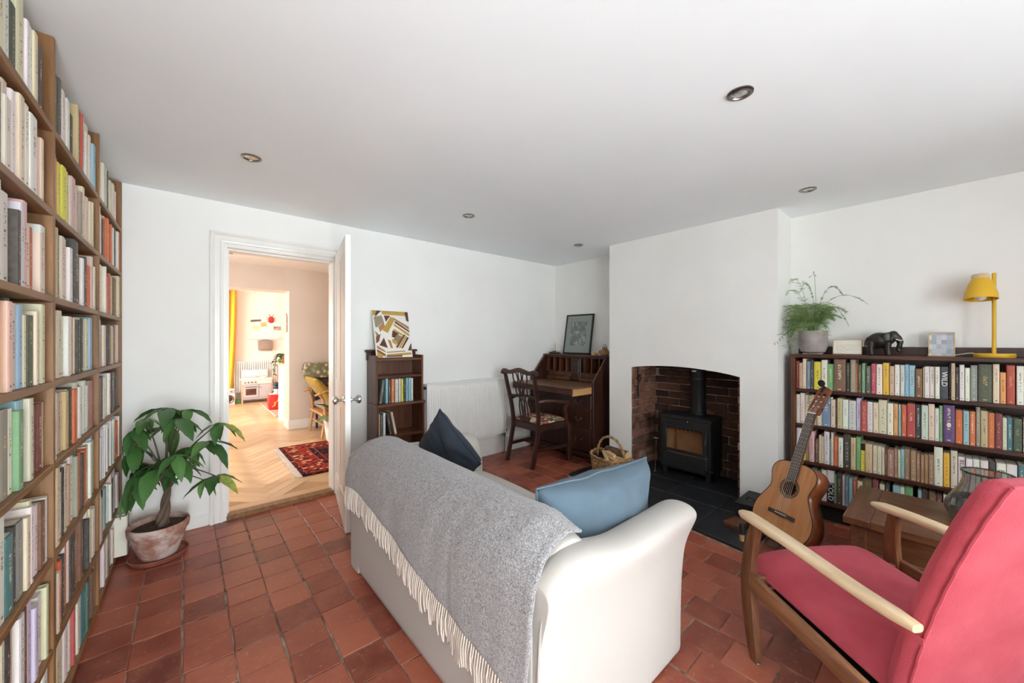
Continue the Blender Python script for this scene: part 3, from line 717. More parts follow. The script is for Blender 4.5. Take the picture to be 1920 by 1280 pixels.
def throw_pt(u, v):
    y = .715 + 1.455*u + .012*math.sin(v*7+1)*(1-u)
    s0 = -(.05 + (.16+.04*math.sin(u*5))*sm((y-.80)/.10)*sm((2.12-y)/.10)); s1 = .715*1.0 - zlow(y) + .125
    s = s0 + (s1-s0)*v; p = path_at(s, y)
    w = noise.noise(Vector((y*5.5, s*2.2, 3)))*.010 + noise.noise(Vector((y*16, s*3, 9)))*.004
    fold = max(0, s)*.035*abs(math.sin(y*7.5+.8))
    off = abs(w)+fold*.6
    if s >= .13: return (p.x-off, y, p.y)
    return (p.x - off*.4, y, p.y + off*.5)
nu, nv = 110, 46
wpart(MB().grid(throw_pt, nu, nv), 'blanket', M['throw'], TH, smooth=True, angle=0, thick=.007)
fb = MB(); rg = random.Random(3)
for i in range(120):
    u = (i+.5)/120; p = Vector(throw_pt(u, 1)); q = rg.uniform(-.005, .005); L = rg.uniform(.085, .125)
    if L: fb.tube([p, (p.x-.008+q*.3, p.y+q*.5, p.z-L*.4), (p.x-.007+q, p.y+q*1.4, p.z-L*.75), (p.x-.004+q*.5, p.y+q*2, p.z-L)], [.0030, .0036, .0034, .0024], 5)
tag(wpart(fb, 'fringe', M['fringe'], TH, smooth=True), kind='stuff')

# cushions
def pillow(name, label, w, h, t, mtx, m, seed, pip):
    th = thing(name, label, 'cushion'); th.matrix_basis = mtx
    def f(u, v, s):
        a, c = 2*u-1, 2*v-1
        x = a*w/2*(1-.035*(1-c*c)); y = c*h/2*(1-.05*(1-a*a)) + .012*noise.noise(Vector((a*3+seed, c, 7)))*(1-abs(a))
        e = max(0, (1-abs(a)**2.6)*(1-abs(c)**2.6))**.38
        n = noise.noise(Vector((a*1.8+seed, c*1.8, s)))*.026 + noise.noise(Vector((a*6+seed, c*2.2, s*2)))*.012
        return (x, y, s*(t/2*e + n*e**.6) + .008*math.sin(a*3+seed)*(1-abs(c)))
    b = MB(); n = 26
    b.grid(lambda u, v: f(u, v, 1), n, n); b.grid(lambda u, v: f(u, v, -1), n, n)
    me = b.mesh('cover', 0, 1, True, 0)
    bm = bmesh.new(); bm.from_mesh(me); bmesh.ops.remove_doubles(bm, verts=bm.verts, dist=.0008); bmesh.ops.recalc_face_normals(bm, faces=bm.faces); bm.to_mesh(me); bm.free()
    mobj('cover', me, m, th)
    rim = [(i/20, 0) for i in range(20)] + [(1, i/20) for i in range(20)] + [(1-i/20, 1) for i in range(20)] + [(0, 1-i/20) for i in range(21)]
    MB().tube([f(u, v, 1) for u, v in rim], .0045, 6, cap=False).build('piping', pip, th, smooth=True)
    return th
M['bluelinen'] = cloth('blue_linen', (98, 114, 126), (80, 98, 112), 480, .85, .3, 4)
M['navylinen'] = cloth('navy_linen', (48, 54, 63), (38, 43, 52), 480, .85, .3, 4)
# near cushion: stands against the inside of the near arm
xa = Vector((.592, -.082, .01)).normalized(); ya = Vector((0, -.05, 1)); ya = (ya - xa*ya.dot(xa)).normalized(); za = xa.cross(ya)
c0 = Vector((1.205, .888, .590))
pillow('cushion', 'blue linen cushion leaning on the near sofa arm', .585, .345, .19, Matrix((( xa.x, ya.x, za.x, c0.x), (xa.y, ya.y, za.y, c0.y), (xa.z, ya.z, za.z, c0.z), (0, 0, 0, 1))), M['bluelinen'], 1.3, M['bluelinen'])
xa = Vector((-.06, -.75, .64)).normalized(); ya = Vector((-.30, .62, .76)); ya = (ya - xa*ya.dot(xa)).normalized(); za = xa.cross(ya)
c0 = Vector((1.095, 1.80, .655))
pillow('cushion', 'dark navy cushion standing on its corner at the far end of the sofa', .36, .36, .13, Matrix((( xa.x, ya.x, za.x, c0.x), (xa.y, ya.y, za.y, c0.y), (xa.z, ya.z, za.z, c0.z), (0, 0, 0, 1))), M['navylinen'], 4.1, M['navylinen'])

# ------------------------------------------------------------------ red armchair
M['redcloth'] = cloth('red_velour', (202, 92, 104), (164, 54, 68), 300, .9, .7, 9)
M['beech'] = wood('worn_beech', (196, 164, 126), (222, 198, 162), (236, 218, 188), 'y', rough=.42)
M['beechleg'] = wood('stained_beech', (84, 50, 30), (124, 80, 52), (160, 112, 76), 'z', rough=.4)
M['beechrail'] = wood('stained_beech_rail', (98, 60, 36), (138, 92, 60), (166, 118, 80), 'y', rough=.42)
AC = thing('armchair', 'red upholstered armchair with pale wooden arms, angled in the near corner', 'armchair', (1.862, .093, 0), R(-33.6))
for s in (-1, 1):
    x = .323*s
    # arm: flat, rounded paddle narrowing to the rear
    rings = []
    for t in [0, .015, .05, .12, .22, .36, .52, .68, .82, .92, .975, 1]:
        y = .352 - .625*t; z = .540 - .024*t + .010*math.sin(PI*min(1, t*1.3))
        hw = .030 - .006*t; hh = .0155
        if t < .05: hw *= .55 + 9*t; hh *= .6+8*t
        if t > .93: hw *= 1-(t-.93)*4; hh *= 1-(t-.93)*4
        xo = x + s*(.012*math.sin(PI*t))
        rings.append([(xo + hw*(1 if abs(math.cos(a)) > 0 else 1)*math.copysign(abs(math.cos(a))**.6, math.cos(a)), y, z + hh*math.copysign(abs(math.sin(a))**.7, math.sin(a))) for a in [2*PI*j/14 for j in range(14)]])
    MB().loft(rings).build('arm', M['beech'], AC, smooth=True, angle=60)
    # front leg
    pts = catmull([(x+s*.028, .238, .004), (x+s*.028, .262, .12), (x+s*.022, .285, .27), (x+s*.012, .288, .40), (x, .268, .535)], 5)
    m = len(pts); MB().bar(pts, [.030]*m, [.036+.022*math.sin(PI*min(1, i/(m-1)*1.05)) for i in range(m)], up=(0, 1, 0)).build('front_leg', M['beechleg'], AC, .004, 2, smooth=True)
    # rear leg
    pts = catmull([(x+s*.028, -.47, .004), (x+s*.028, -.43, .10), (x+s*.026, -.375, .20), (x+s*.024, -.34, .262)], 5)
    m = len(pts); MB().bar(pts, .030, [.038]*m, up=(0, 1, 0)).build('rear_leg', M['beechleg'], AC, .004, 2, smooth=True)
    MB().bar([(x+s*.028, .27, .305), (x+s*.028, -.05, .27), (x+s*.028, -.33, .235)], .024, .062).build('side_rail', M['beechrail'], AC, .004, 2, smooth=True)
    MB().lathe([(.014, 0), (.017, .003), (.016, .007)], 12, T(x+s*.028, .238, 0)).build('foot_glide', M['steel'], AC, smooth=True)
MB().bar([(-.335, .278, .290), (.335, .278, .290)], .022, .045).build('front_rail', M['beechrail'], AC, .003)
MB().bar([(-.34, -.31, .24), (.34, -.31, .24)], .03, .05).build('rear_rail', M['beechrail'], AC, .003)
MB().grid(lambda u, v: (-.31+.62*u, .26-.55*v, .262-.05*v), 4, 4).build('webbing', M['black'], AC, thick=.004)
def seat_pt(u, v, top):
    a, c = 2*u-1, 2*v-1
    x = a*.282; y = .385 - .58*v
    e = max(0, (1-abs(a)**5)*(1-abs(c)**5))**.5
    zb = .268 - .05*v; th_ = .105
    bul = .018*math.cos(a*1.5) + .010*noise.noise(Vector((a*2, c*2.5, 1))) + .012*math.exp(-((c+.75)/.3)**2)
    if top > 0: return (x, y, zb + th_*.45 + (th_*.55+bul)*e)
    return (x*.98, y*.985, zb + th_*.32*(1-e)*1.2)
b = MB(); n = 22
b.grid(lambda u, v: seat_pt(u, v, 1), n, n); b.grid(lambda u, v: seat_pt(u, v, -1), n, n)
rim = [(i/n, 0) for i in range(n)] + [(1, i/n) for i in range(n)] + [(1-i/n, 1) for i in range(n)] + [(0, 1-i/n) for i in range(n)]
rt = [seat_pt(u, v, 1) for u, v in rim]; rb = [seat_pt(u, v, -1) for u, v in rim]
md = [((p[0]+q[0])/2*1.045, (p[1]+q[1])/2 + (.016 if v == 0 else (-.01 if v == 1 else 0)), (p[2]+q[2])/2) for (u, v), p, q in zip(rim, rt, rb)]
b.loft([rb, md, rt], cap=False)
b.build('seat_cushion', M['redcloth'], AC, smooth=True, angle=0)
# backrest: slab leaning back, stitched edge
BP = lambda v: (-.166 - .105*v - .10*v*v, .215 + .71*v)      # front face y,z along its height
def back_pt(u, v, f):
    a = 2*u-1; c = 2*v-1; y, z = BP(v)
    ex = max(0, (1-abs(a)**7)*(1-abs(c)**9))**.5
    n = .006*noise.noise(Vector((a*2.2, c*2.2, 5+f)))
    x = a*.280*(1-.03*(abs(c)**6))
    t = .052
    if f > 0: return (x, y + .012 + .020*ex + n*ex, z)
    return (x, y - t + .012 - .012*ex + n*ex, z + .008)
b = MB(); n = 20
b.grid(lambda u, v: back_pt(u, v, 1), n, n); b.grid(lambda u, v: back_pt(u, v, -1), n, n)
rt = [back_pt(u, v, 1) for u, v in rim] if n == 22 else None
rim = [(i/n, 0) for i in range(n)] + [(1, i/n) for i in range(n)] + [(1-i/n, 1) for i in range(n)] + [(0, 1-i/n) for i in range(n)]
rt = [back_pt(u, v, 1) for u, v in rim]; rb = [back_pt(u, v, -1) for u, v in rim]
md = [((p[0]+q[0])/2*1.06, (p[1]+q[1])/2, (p[2]+q[2])/2 + (.016 if v == 1 else 0)) for (u, v), p, q in zip(rim, rt, rb)]
b.loft([rb, md, rt], cap=False)
b.build('backrest', M['redcloth'], AC, smooth=True, angle=0)
for s in (0, 1):
    MB().tube([Vector(back_pt(s, v/30, -1)) + Vector(((2*s-1)*.001+.0015*math.sin(v*2.1), -.003, 0)) for v in range(2, 31)], .0042, 6).build('stitched_seam', M['redcloth'], AC, smooth=True)
MB().tube([Vector(back_pt(u/24, 1, -1)) + Vector((0, -.003, .001)) for u in range(25)], .004, 6).build('stitched_seam', M['redcloth'], AC, smooth=True)
pts = [(-.298, BP(.36)[0]-.052, BP(.36)[1]), (-.302, BP(.36)[0]-.02, BP(.36)[1]+.002), (-.297, BP(.36)[0]+.02, BP(.36)[1]+.006)]
MB().bar(pts, .004, .02).build('fabric_tab', M['redcloth'], AC, .001)

# ------------------------------------------------------------------ low wooden chest table and glass vase
M['chest'] = wood('sheesham', (66, 38, 22), (104, 64, 38), (134, 90, 56), 'y', rough=.35)
M['chestx'] = wood('sheesham_cross', (66, 38, 22), (98, 58, 36), (124, 80, 50), 'x', rough=.35)
CT = thing('coffee_table', 'low dark wooden chest table between armchair and bookcase', 'table', (2.77, -.08, 0))
tx0, tx1, ty0, ty1, tz = 2.47, 3.07, -.50, .332, .40
nb = 4
wpart(MB().box(tx0, tx1, ty1-.10, ty1, tz-.034, tz), 'end_board', M['chestx'], CT, bevel=.003)
wpart(MB().box(tx0, tx1, ty0, ty0+.10, tz-.034, tz), 'end_board', M['chestx'], CT, bevel=.003)
for i in range(nb):
    w = (tx1-tx0)/nb; wpart(MB().box(tx0+i*w+.0006, tx0+(i+1)*w-.0006, ty0+.1005, ty1-.1005, tz-.034, tz), 'plank', M['chest'], CT, bevel=.0015)
wpart(MB().box(tx0+.03, tx1-.03, ty0+.04, ty1-.035, .17, tz-.034), 'body', M['chest'], CT, bevel=.004)
wpart(MB().box(tx0+.018, tx0+.03, ty0+.06, ty1-.06, .185, .25), 'lower_rail', M['chest'], CT, bevel=.003)
for x in (tx0+.02, tx1-.08):
    for y in (ty0+.03, ty1-.085):
        wpart(MB().box(x, x+.06, y, y+.06, 0, .366), 'leg', M['chestx'], CT, bevel=.004)
k = NT('smoked_glass'); bb = k.b; bb.inputs['Transmission Weight'].default_value = 1; bb.inputs['IOR'].default_value = 1.4
M['glass'] = k.out(lin((206, 204, 202)), .03)
VS = thing('glass_vase', 'wide smoked glass vase on the wooden chest table behind the armchair', 'vase', (2.86, -.135, tz))
pr = [(p.x, p.z) for p in catmull([(.055, 0, .002), (.11, 0, .01), (.136, 0, .05), (.130, 0, .09), (.106, 0, .135), (.086, 0, .175), (.078, 0, .21), (.081, 0, .243)], 3)]
MB().lathe(pr + [(r-.004, z) for r, z in pr[::-1][:-1]] + [(.05, .008)], 32).build('bowl', M['glass'], VS, smooth=True)
MB().lathe([(.081, .237), (.0845, .241), (.0845, .245), (.080, .247), (.077, .243)], 32).build('rim', M['glass'], VS, smooth=True)
# ------------------------------------------------------------------ money tree in a terracotta pot
k = NT('weathered_terracotta'); v = k.coord('Object'); a = k.noise(v, 9, 5, .65); g2 = k.noise(v, 30, 3)
c0 = k.ramp(a, [(.34, lin((150, 94, 76))), (.46, lin((168, 128, 114))), (.60, lin((200, 182, 174)))]); k.bump(g2, .3, .002)
M['terracotta'] = k.out(c0, .85, 0, .2)
M['terrared'] = mat('terracotta_saucer', (150, 88, 70), (126, 68, 54), 9, .7)
M['soil'] = mat('soil', (58, 42, 30), (92, 72, 50), 40, .95, bump=.8, bscale=60, dist=.01)
M['bark'] = mat('plant_bark', (112, 92, 78), (78, 62, 52), 14, .85, bump=.5, bscale=60, stretch=(1, 1, .4))
k = NT('leaf'); oi = k.n('ObjectInfo'); tc = k.n('TexCoord'); sp = k.n('SeparateXYZ'); k.l(tc.outputs['Generated'], sp.inputs[0])
c0 = k.ramp(oi.outputs['Random'], [(0, lin((44, 82, 40))), (.5, lin((62, 104, 52))), (.85, lin((82, 126, 62))), (1, lin((110, 150, 82)))])
ve = k.math('ABSOLUTE', k.math('SUBTRACT', k.math('FRACT', k.math('ADD', k.math('MULTIPLY', sp.outputs[0], 9), k.math('MULTIPLY', k.math('ABSOLUTE', k.math('SUBTRACT', sp.outputs[1], .5)), -5))), .5))
c0 = k.mix(k.ramp(ve, [(.0, (.32,)*3+(1,)), (.12, (0,0,0,1))]), c0, lin((120, 158, 84)))
k.bump(ve, .25, .002); M['leaf'] = k.out(c0, .38, 0, .5)
M['leafyellow'] = mat('yellowing_leaf', (176, 170, 84), (110, 140, 60), 10, .5)
M['stem'] = mat('green_stem', (92, 90, 58), (70, 62, 44), 12, .6)
def leaf_mesh(name, m):
    def f(u, v):
        w = .21*math.sin(PI*min(1, u**.85*1.0))**.8*(1-.25*u); a = (v-.5)*2
        z = -.30*u*u + .06*abs(a)*math.sin(PI*u) + .012*math.sin(u*22)*abs(a)
        return (u, a*w, z)
    me = MB().grid(f, 9, 4).mesh(name, 0, 1, True, 0); me.materials.append(m); return me
LM = leaf_mesh('leaf', M['leaf']); LY = leaf_mesh('leaf_yellow', M['leafyellow'])
PX, PY = -.118, 3.03
PT = thing('potted_money_tree', 'money tree with glossy hand shaped leaves in a weathered terracotta pot', 'potted plant', (PX, PY, 0))
MB().lathe([(.085, .0), (.125, .004), (.136, .026), (.130, .030), (.120, .014), (.02, .012)], 28).build('saucer', M['terrared'], PT, smooth=True)
pr = [(.082, .014), (.092, .04), (.118, .12), (.128, .155), (.136, .16), (.140, .195), (.136, .205), (.126, .203), (.122, .17)]
MB().lathe(pr + [(.1, .165), (.02, .165)], 32).build('pot', M['terracotta'], PT, smooth=True)
MB().lathe([(.123, .160), (.123, .176), (.08, .186), (.01, .182)], 24).build('soil', M['soil'], PT, smooth=True)
HUB = [(275, 784, .02), (314, 764, -.03), (352, 767, .05), (388, 827, -.02), (411, 792, .02), (252, 838, .0), (289, 881, -.14), (244, 908, -.06), (405, 892, -.02), (383, 900, .06), (338, 866, -.05), (318, 800, .10), (268, 868, .05), (330, 852, -.12), (300, 870, .08), (335, 785, -.08), (248, 806, -.06), (262, 882, -.10), (352, 838, .08)]
rg = random.Random(5); fwd = Vector((.656, .755, 0)); rgt = Vector((.755, -.656, 0))
base_d = PX*.656 + PY*.755
def hubpos(u, v, dd):
    d = base_d + dd; s = (u-960)/704*d; p = fwd*d + rgt*s; p.z = 1.265 + (640-v)/704*d; return p
trunk_top = Vector((PX+.035, PY-.01, .40))
for q in range(3):      # braided trunk
    pts = []
    for i in range(15):
        t = i/14; a = q*2*PI/3 + t*5.2; r = .019*(1-t*.72)
        pts.append((PX + .012 + .03*t + math.cos(a)*r - PX, math.sin(a)*r - .01*t, .17 + .26*t))
    MB().tube(pts, [.0175*(1-.55*i/14) for i in range(15)], 9).build('trunk', M['bark'], PT, smooth=True)
for i, (u, v, dd) in enumerate(HUB):
    h = hubpos(u, v, dd); h.x = max(h.x, -.225); h.y = min(h.y, 3.24)
    hl = h - Vector((PX, PY, 0)); s0 = Vector((.03, -.01, .36 + .05*(i % 3)))
    if hl.z < .42: s0.z = .27
    mid = s0.lerp(hl, .5) + Vector((0, 0, .06 if hl.z > .45 else .09))
    MB().tube(bez(s0, s0.lerp(mid, .6)+Vector((0, 0, .05)), mid, hl, 9), [.006, .0055, .005, .0048, .0045, .004, .0038, .0035, .003, .003], 6).build('stem', M['stem'], PT, smooth=True)
    small = i in (9,); nl = 5 if not small else 3
    L0 = .158 if not small else .10
    out = Vector((hl.x-.03, hl.y, 0)); a0 = math.atan2(out.y, out.x) if out.length > .03 else rg.uniform(0, 6)
    tilt = rg.uniform(.05, .3)
    for j in range(nl):
        a = a0 + (j-(nl-1)/2)*(2*PI/(nl+.8)) + rg.uniform(-.12, .12)
        L = L0*rg.uniform(.85, 1.2)*(1.12 if j == nl//2 else .95)
        o = mobj('leaf', LY if (i in (4, 8) and j == nl//2) else LM, None, PT); o.scale = (L, L, L)
        tip = (hl + Vector((math.cos(a), math.sin(a), 0))*L).x + PX
        o.location = hl
        if tip < -.245 or (hl + Vector((math.cos(a), math.sin(a), 0))*L).y + PY > 3.31:
            o.rotation_euler = (0, R(58), a)
        else: o.rotation_euler = (rg.uniform(-.25, .25), tilt+rg.uniform(-.05, .55), a)

# ------------------------------------------------------------------ small walnut bookshelf with a painting
SB = thing('bookshelf', 'narrow walnut bookshelf against the wall beside the radiator', 'bookshelf', (1.415, 3.21, 0))
x0, x1, y0, y1 = 1.199, 1.635, 3.10, 3.318
for x in (x0, x1-.018):
    wpart(MB().box(x, x+.018, y0+.012, y1, .735, 1.145).box(x, x+.018, y0-.012, y1, 0, .735), 'side_panel', M['redwood'], SB, bevel=.002)
wpart(MB().box(x0+.018, x1-.018, y0+.02, y1, 1.100, 1.118), 'top', M['redwoodx'], SB, bevel=.002)
wpart(MB().box(x0-.022, x1+.03, y1-.03, y1-.008, 1.172, 1.192).box(x0-.01, x1+.015, y1-.024, y1-.01, 1.10, 1.172), 'back_rail', M['darkwood'], SB, bevel=.003)
wpart(MB().box(x0+.018, x1-.018, y0+.015, y1-.012, .950, .970), 'shelf', M['redwoodx'], SB, bevel=.002)
wpart(MB().box(x0-.006, x1+.006, y0-.022, y1-.012, .712, .735), 'shelf', M['redwoodx'], SB, bevel=.004)
wpart(MB().box(x0+.018, x1-.018, y0-.008, y1-.012, .44, .462), 'shelf', M['redwoodx'], SB, bevel=.002)
wpart(MB().box(x0+.018, x1-.018, y0-.008, y1-.012, .17, .192), 'shelf', M['redwoodx'], SB, bevel=.002)
wpart(MB().box(x0+.01, x1-.01, y1-.012, y1-.004, .05, 1.11), 'back_panel', M['redwood'], SB)
wpart(MB().box(x0+.018, x1-.018, y0, y0+.015, 0, .06), 'plinth', M['redwoodx'], SB)
sb1 = [(1.298, 20, 210, 's'), (1.322, 20, 200, 'g'), (1.352, 27, 205, 'o'), (1.386, 28, 200, 'S'), (1.414, 17, 205, 'w'), (1.437, 20, 200, 'y'), (1.460, 17, 195, 'k'), (1.482, 18, 205, 's'), (1.507, 20, 205, 's'), (1.530, 18, 200, 'w')]
for i, (x, w, h, c) in enumerate(sb1):
    lab = f"{CN[c]} book, {ordinal(i)} from the door side on the middle shelf of the walnut bookshelf"
    book(c, w/1000-.001, h/1000, .15, (x, y0+.02, .736), -PI/2, lab, 'books on the walnut bookshelf')
o = book('E', .022, .2, .15, (1.226, y0-.002, .737), -PI/2, 'dark green illustrated book leaning at the front of the walnut bookshelf', None); o.rotation_euler = (0, 0, 0); o.rotation_euler = (R(-8), 0, -PI/2)
o.location = (1.234, y0-.004, .742)
sb2 = [(1.228, 16, 190, 'c', 0), (1.250, 20, 185, 'g', 0), (1.274, 20, 190, 'w', 0), (1.332, 24, 190, 'k', .16), (1.376, 20, 195, 'c', .2)]
for i, (x, w, h, c, t) in enumerate(sb2):
    lab = f"{'leaning ' if t else 'upright '}{CN[c]} book, {ordinal(i)} on the lower shelf of the walnut bookshelf"
    o = book(c, w/1000-.001, h/1000, .14, (x, y0+.015, .464), -PI/2, lab, 'books on the walnut bookshelf'); o.rotation_euler = (t, 0, -PI/2)
# painting
PA = thing('painting', 'unframed abstract painting of ochre, brown and white angled bands on the bookshelf', 'painting')
bl, br, tl = Vector((1.232, 3.175, 1.125)), Vector((1.568, 3.185, 1.125)), Vector((1.215, 3.274, 1.533))
xa = (br-bl).normalized(); ya = (tl-bl); ya = (ya - xa*ya.dot(xa)).normalized(); za = xa.cross(ya)
PA.matrix_basis = Matrix(((xa.x, ya.x, za.x, bl.x), (xa.y, ya.y, za.y, bl.y), (xa.z, ya.z, za.z, bl.z), (0, 0, 0, 1)))
pw, ph = .335, .425
pc = {n: mat('paint_'+n, c, None, 5, .7) for n, c in dict(white=(228, 224, 214), ochre=(182, 146, 70), brown=(92, 54, 36), tan=(166, 122, 88), olive=(140, 124, 92), rust=(122, 78, 52), grey=(146, 136, 116)).items()}
MB().box(0, pw, 0, ph, -.016, 0).build('canvas', pc['white'], PA)
SHP = [('ochre', [(0,0),(.12,0),(.06,.10),(0,.12)]), ('brown', [(.12,0),(.24,0),(.06,.14),(.07,.07)]), ('ochre', [(.24,0),(.90,.0),(.92,.09),(.26,.08)]), ('brown', [(.90,0),(1,0),(1,.22),(.93,.20)]),
 ('grey', [(.02,.14),(.24,.10),(.28,.22),(.10,.36),(.04,.36)]), ('tan', [(.12,.36),(.28,.22),(.30,.34),(.16,.46)]), ('brown', [(.30,.10),(.48,.10),(.34,.24)]), ('ochre', [(.48,.12),(.60,.18),(.36,.48),(.22,.42)]),
 ('tan', [(.52,.12),(.98,.33),(.98,.40),(.60,.20)]), ('brown', [(.60,.21),(.98,.42),(.98,.46),(.58,.25)]), ('ochre', [(.56,.27),(.97,.49),(.96,.55),(.54,.31)]),
 ('ochre', [(.54,.38),(.78,.50),(.76,.54),(.52,.43)]), ('brown', [(.50,.42),(.66,.49),(.60,.60),(.46,.56)]), ('olive', [(.62,.50),(.76,.56),(.60,.72),(.50,.62)]), ('ochre', [(.46,.60),(.60,.66),(.56,.74),(.46,.68)]),
 ('rust', [(.80,.50),(.86,.52),(.60,.80),(.54,.78)]), ('ochre', [(.86,.53),(.90,.55),(.68,.80),(.62,.80)]), ('brown', [(.90,.56),(.95,.58),(.74,.81),(.69,.81)]),
 ('brown', [(.24,.58),(.32,.80),(.10,.74)]), ('tan', [(.34,.62),(.42,.64),(.46,.80),(.40,.80)]), ('olive', [(.02,.44),(.12,.52),(.06,.60)]), ('rust', [(.03,.56),(.16,.50),(.10,.66),(.02,.70)]),
 ('tan', [(.04,.74),(.24,.86),(.24,.89),(.03,.80)]), ('brown', [(.97,.72),(1,.70),(.99,.86),(.88,.86)]), ('ochre', [(.02,.86),(.20,.95),(.14,1),(.02,1)]), ('rust', [(.03,.82),(.24,.93),(.24,.98),(.02,.86)]),
 ('ochre', [(.28,.93),(.96,.90),(.98,.95),(.28,.97)]), ('tan', [(.28,.88),(.80,.86),(.80,.88),(.28,.90)]), ('rust', [(.26,.96),(.70,.95),(.70,.99),(.26,.99)])]
bym = {}
for i, (c, pts) in enumerate(SHP):
    bym.setdefault(c, MB()).prism([(u*pw, (1-v)*ph) for u, v in pts], -.0005, .0006 + .00004*i)
for c, b in bym.items(): tag(b.build('painted_shapes', pc[c], PA), kind='stuff')

# ------------------------------------------------------------------ radiator
RD = thing('radiator', 'white panel radiator under the bare wall beside the desk', 'radiator', (2.23, 3.26, .235))
x0, x1, z0, z1, yf = 1.742, 2.722, .238, .850, 3.235
prof = []; nr = 36; x = x0+.012; wv = (x1-x0-.024)/nr
for i in range(nr):
    for (t, d) in ((.0, .0), (.18, .0), (.30, .006), (.70, .006), (.82, 0)):
        prof.append((x+wv*(i+t), yf+.010-d))
prof += [(x1-.012, yf+.010), (x1, yf+.014), (x1, yf+.022), (x0, yf+.022), (x0, yf+.014)]
def rp(z, s): return [(px, py if py > yf+.012 else yf+.012-(yf+.012-py)*s, z) for px, py in prof]
wpart(MB().loft([rp(z0, .2), rp(z0+.012, .3), rp(z0+.045, 1), rp(z1-.06, 1), rp(z1-.03, .2), rp(z1, .2)]), 'front_panel', M['radiator'], RD)
wpart(MB().box(x0-.002, x1+.002, yf-.002, 3.30, z1-.004, z1+.006), 'top_grille', M['radiator'], RD, bevel=.003)
for x in (x0, x1): wpart(MB().box(x-.0035, x+.0035, yf-.001, 3.30, z0+.004, z1), 'end_panel', M['radiator'], RD, bevel=.002)
wpart(MB().box(x0+.02, x1-.02, 3.28, 3.295, z0+.01, z1-.02), 'rear_panel', M['radiator'], RD)
for x in (x0+.2, x1-.2): wpart(MB().box(x-.015, x+.015, 3.295, 3.329, .4, .7), 'bracket', M['steel'], RD)
wpart(MB().tube([(x1-.035, 3.262, .245), (x1-.02, 3.262, .215), (x1+.0, 3.262, .20)], .010, 8).tube([(x1+.0, 3.262, .23), (x1+.0, 3.262, .18)], .014, 10), 'valve', M['chrome'], RD, smooth=True)
wpart(MB().tube([(x1+.0, 3.262, .185), (x1+.0, 3.262, .001)], .0075, 8), 'pipe', M['steel'], RD, smooth=True)
wpart(MB().tube([(x1+.0, 3.262, .232), (x1+.012, 3.245, .275)], [.012, .015], 8), 'valve_cap', M['black'], RD, smooth=True)
wpart(MB().box(x0-.022, x0-.003, 3.25, 3.275, z1-.045, z1-.02), 'bleed_valve', M['black'], RD, bevel=.003)

# ------------------------------------------------------------------ bureau
BU = thing('bureau', 'dark mahogany bureau in the alcove with its writing slide pulled out', 'desk', (3.40, 2.835, 0))
fx, bx, ya_, yb_ = 3.17, 3.63, 2.37, 3.30; hz, tp, tx = .835, 1.105, 3.405
side = [(fx, .04), (fx, hz), (tx, tp-.012), (bx, tp-.012), (bx, .04)]
for y in (ya_, yb_-.02):
    wpart(MB().loft([[(p[0], yy, p[1]) for p in side] for yy in (y, y+.02)]), 'side_panel', M['darkwood'], BU, bevel=.002)
    wpart(MB().bar([(fx, y+.01, hz), (tx, y+.01, tp-.012)], .022, .008, up=(-.75, 0, .65)), 'sloped_edge', M['darkwoody'], BU, bevel=.002)
wpart(MB().box(tx-.012, bx, ya_-.008, yb_+.008, tp-.012, tp+.006), 'top', M['darkwoody'], BU, bevel=.004)
wpart(MB().box(bx-.015, bx-.004, ya_+.02, yb_-.02, .06, tp-.012), 'back_panel', M['darkwood'], BU)
wpart(MB().box(fx+.01, bx-.015, ya_+.02, yb_-.02, .70, .715).box(fx+.006, bx-.015, ya_+.02, yb_-.02, .735, .790), 'carcass', M['darkwood'], BU)
M['slidetop'] = wood('worn_slide_top', (74, 48, 32), (112, 78, 52), (144, 104, 72), 'y', rough=.4)
M['palewood'] = wood('pale_drawer_side', (168, 122, 74), (200, 154, 100), (216, 174, 122), 'x', rough=.55)
wpart(MB().box(2.86, 3.56, ya_+.022, yb_-.022, .790, .803), 'writing_surface', M['slidetop'], BU, bevel=.003)
for y in (ya_+.024, yb_-.036): wpart(MB().box(2.872, 3.4, y, y+.012, .722, .789), 'slide_side', M['palewood'], BU, bevel=.0015)
wpart(MB().box(2.862, 2.878, ya_+.0225, yb_-.0225, .735, .789), 'slide_front', M['darkwoody'], BU, bevel=.003)
# pigeonholes
py0, py1 = ya_+.021, yb_-.021; px0 = 3.44
for i, y in enumerate([py0, py0+.10, py0+.205, py0+.31, py0+.37, py0+.515, py0+.58, py0+.68, py0+.78, py1-.008]):
    if i in (4, 5): continue
    wpart(MB().box(px0, bx-.016, y, y+.008, .905, 1.09), 'divider', M['redwood'], BU)
wpart(MB().box(px0-.01, bx-.016, py0, py1, 1.072, 1.092), 'upper_rail', M['darkwoody'], BU, bevel=.002)
wpart(MB().box(px0-.02, bx-.016, py0, py1, .897, .905), 'pigeonhole_shelf', M['redwoodx'], BU)
wpart(MB().box(px0+.01, px0+.022, (py0+py1)/2-.075, (py0+py1)/2+.075, .81, 1.07).box(px0+.004, px0+.012, (py0+py1)/2-.05, (py0+py1)/2+.05, .84, 1.04), 'cupboard_door', M['darkwood'], BU, bevel=.003)
for (a, c) in ((py0+.004, (py0+py1)/2-.08), ((py0+py1)/2+.08, py1-.004)):
    for z0_, z1_ in ((.808, .848), (.852, .894)):
        d = wpart(MB().box(px0-.022+.03*(z0_ > .83), px0+.1, a, c, z0_, z1_), 'small_drawer', M['redwood'], BU, bevel=.003)
        wpart(MB().ball((px0-.028+.03*(z0_ > .83), (a+c)/2, (z0_+z1_)/2), .007, 10), 'knob', M['brass'], d, smooth=True)
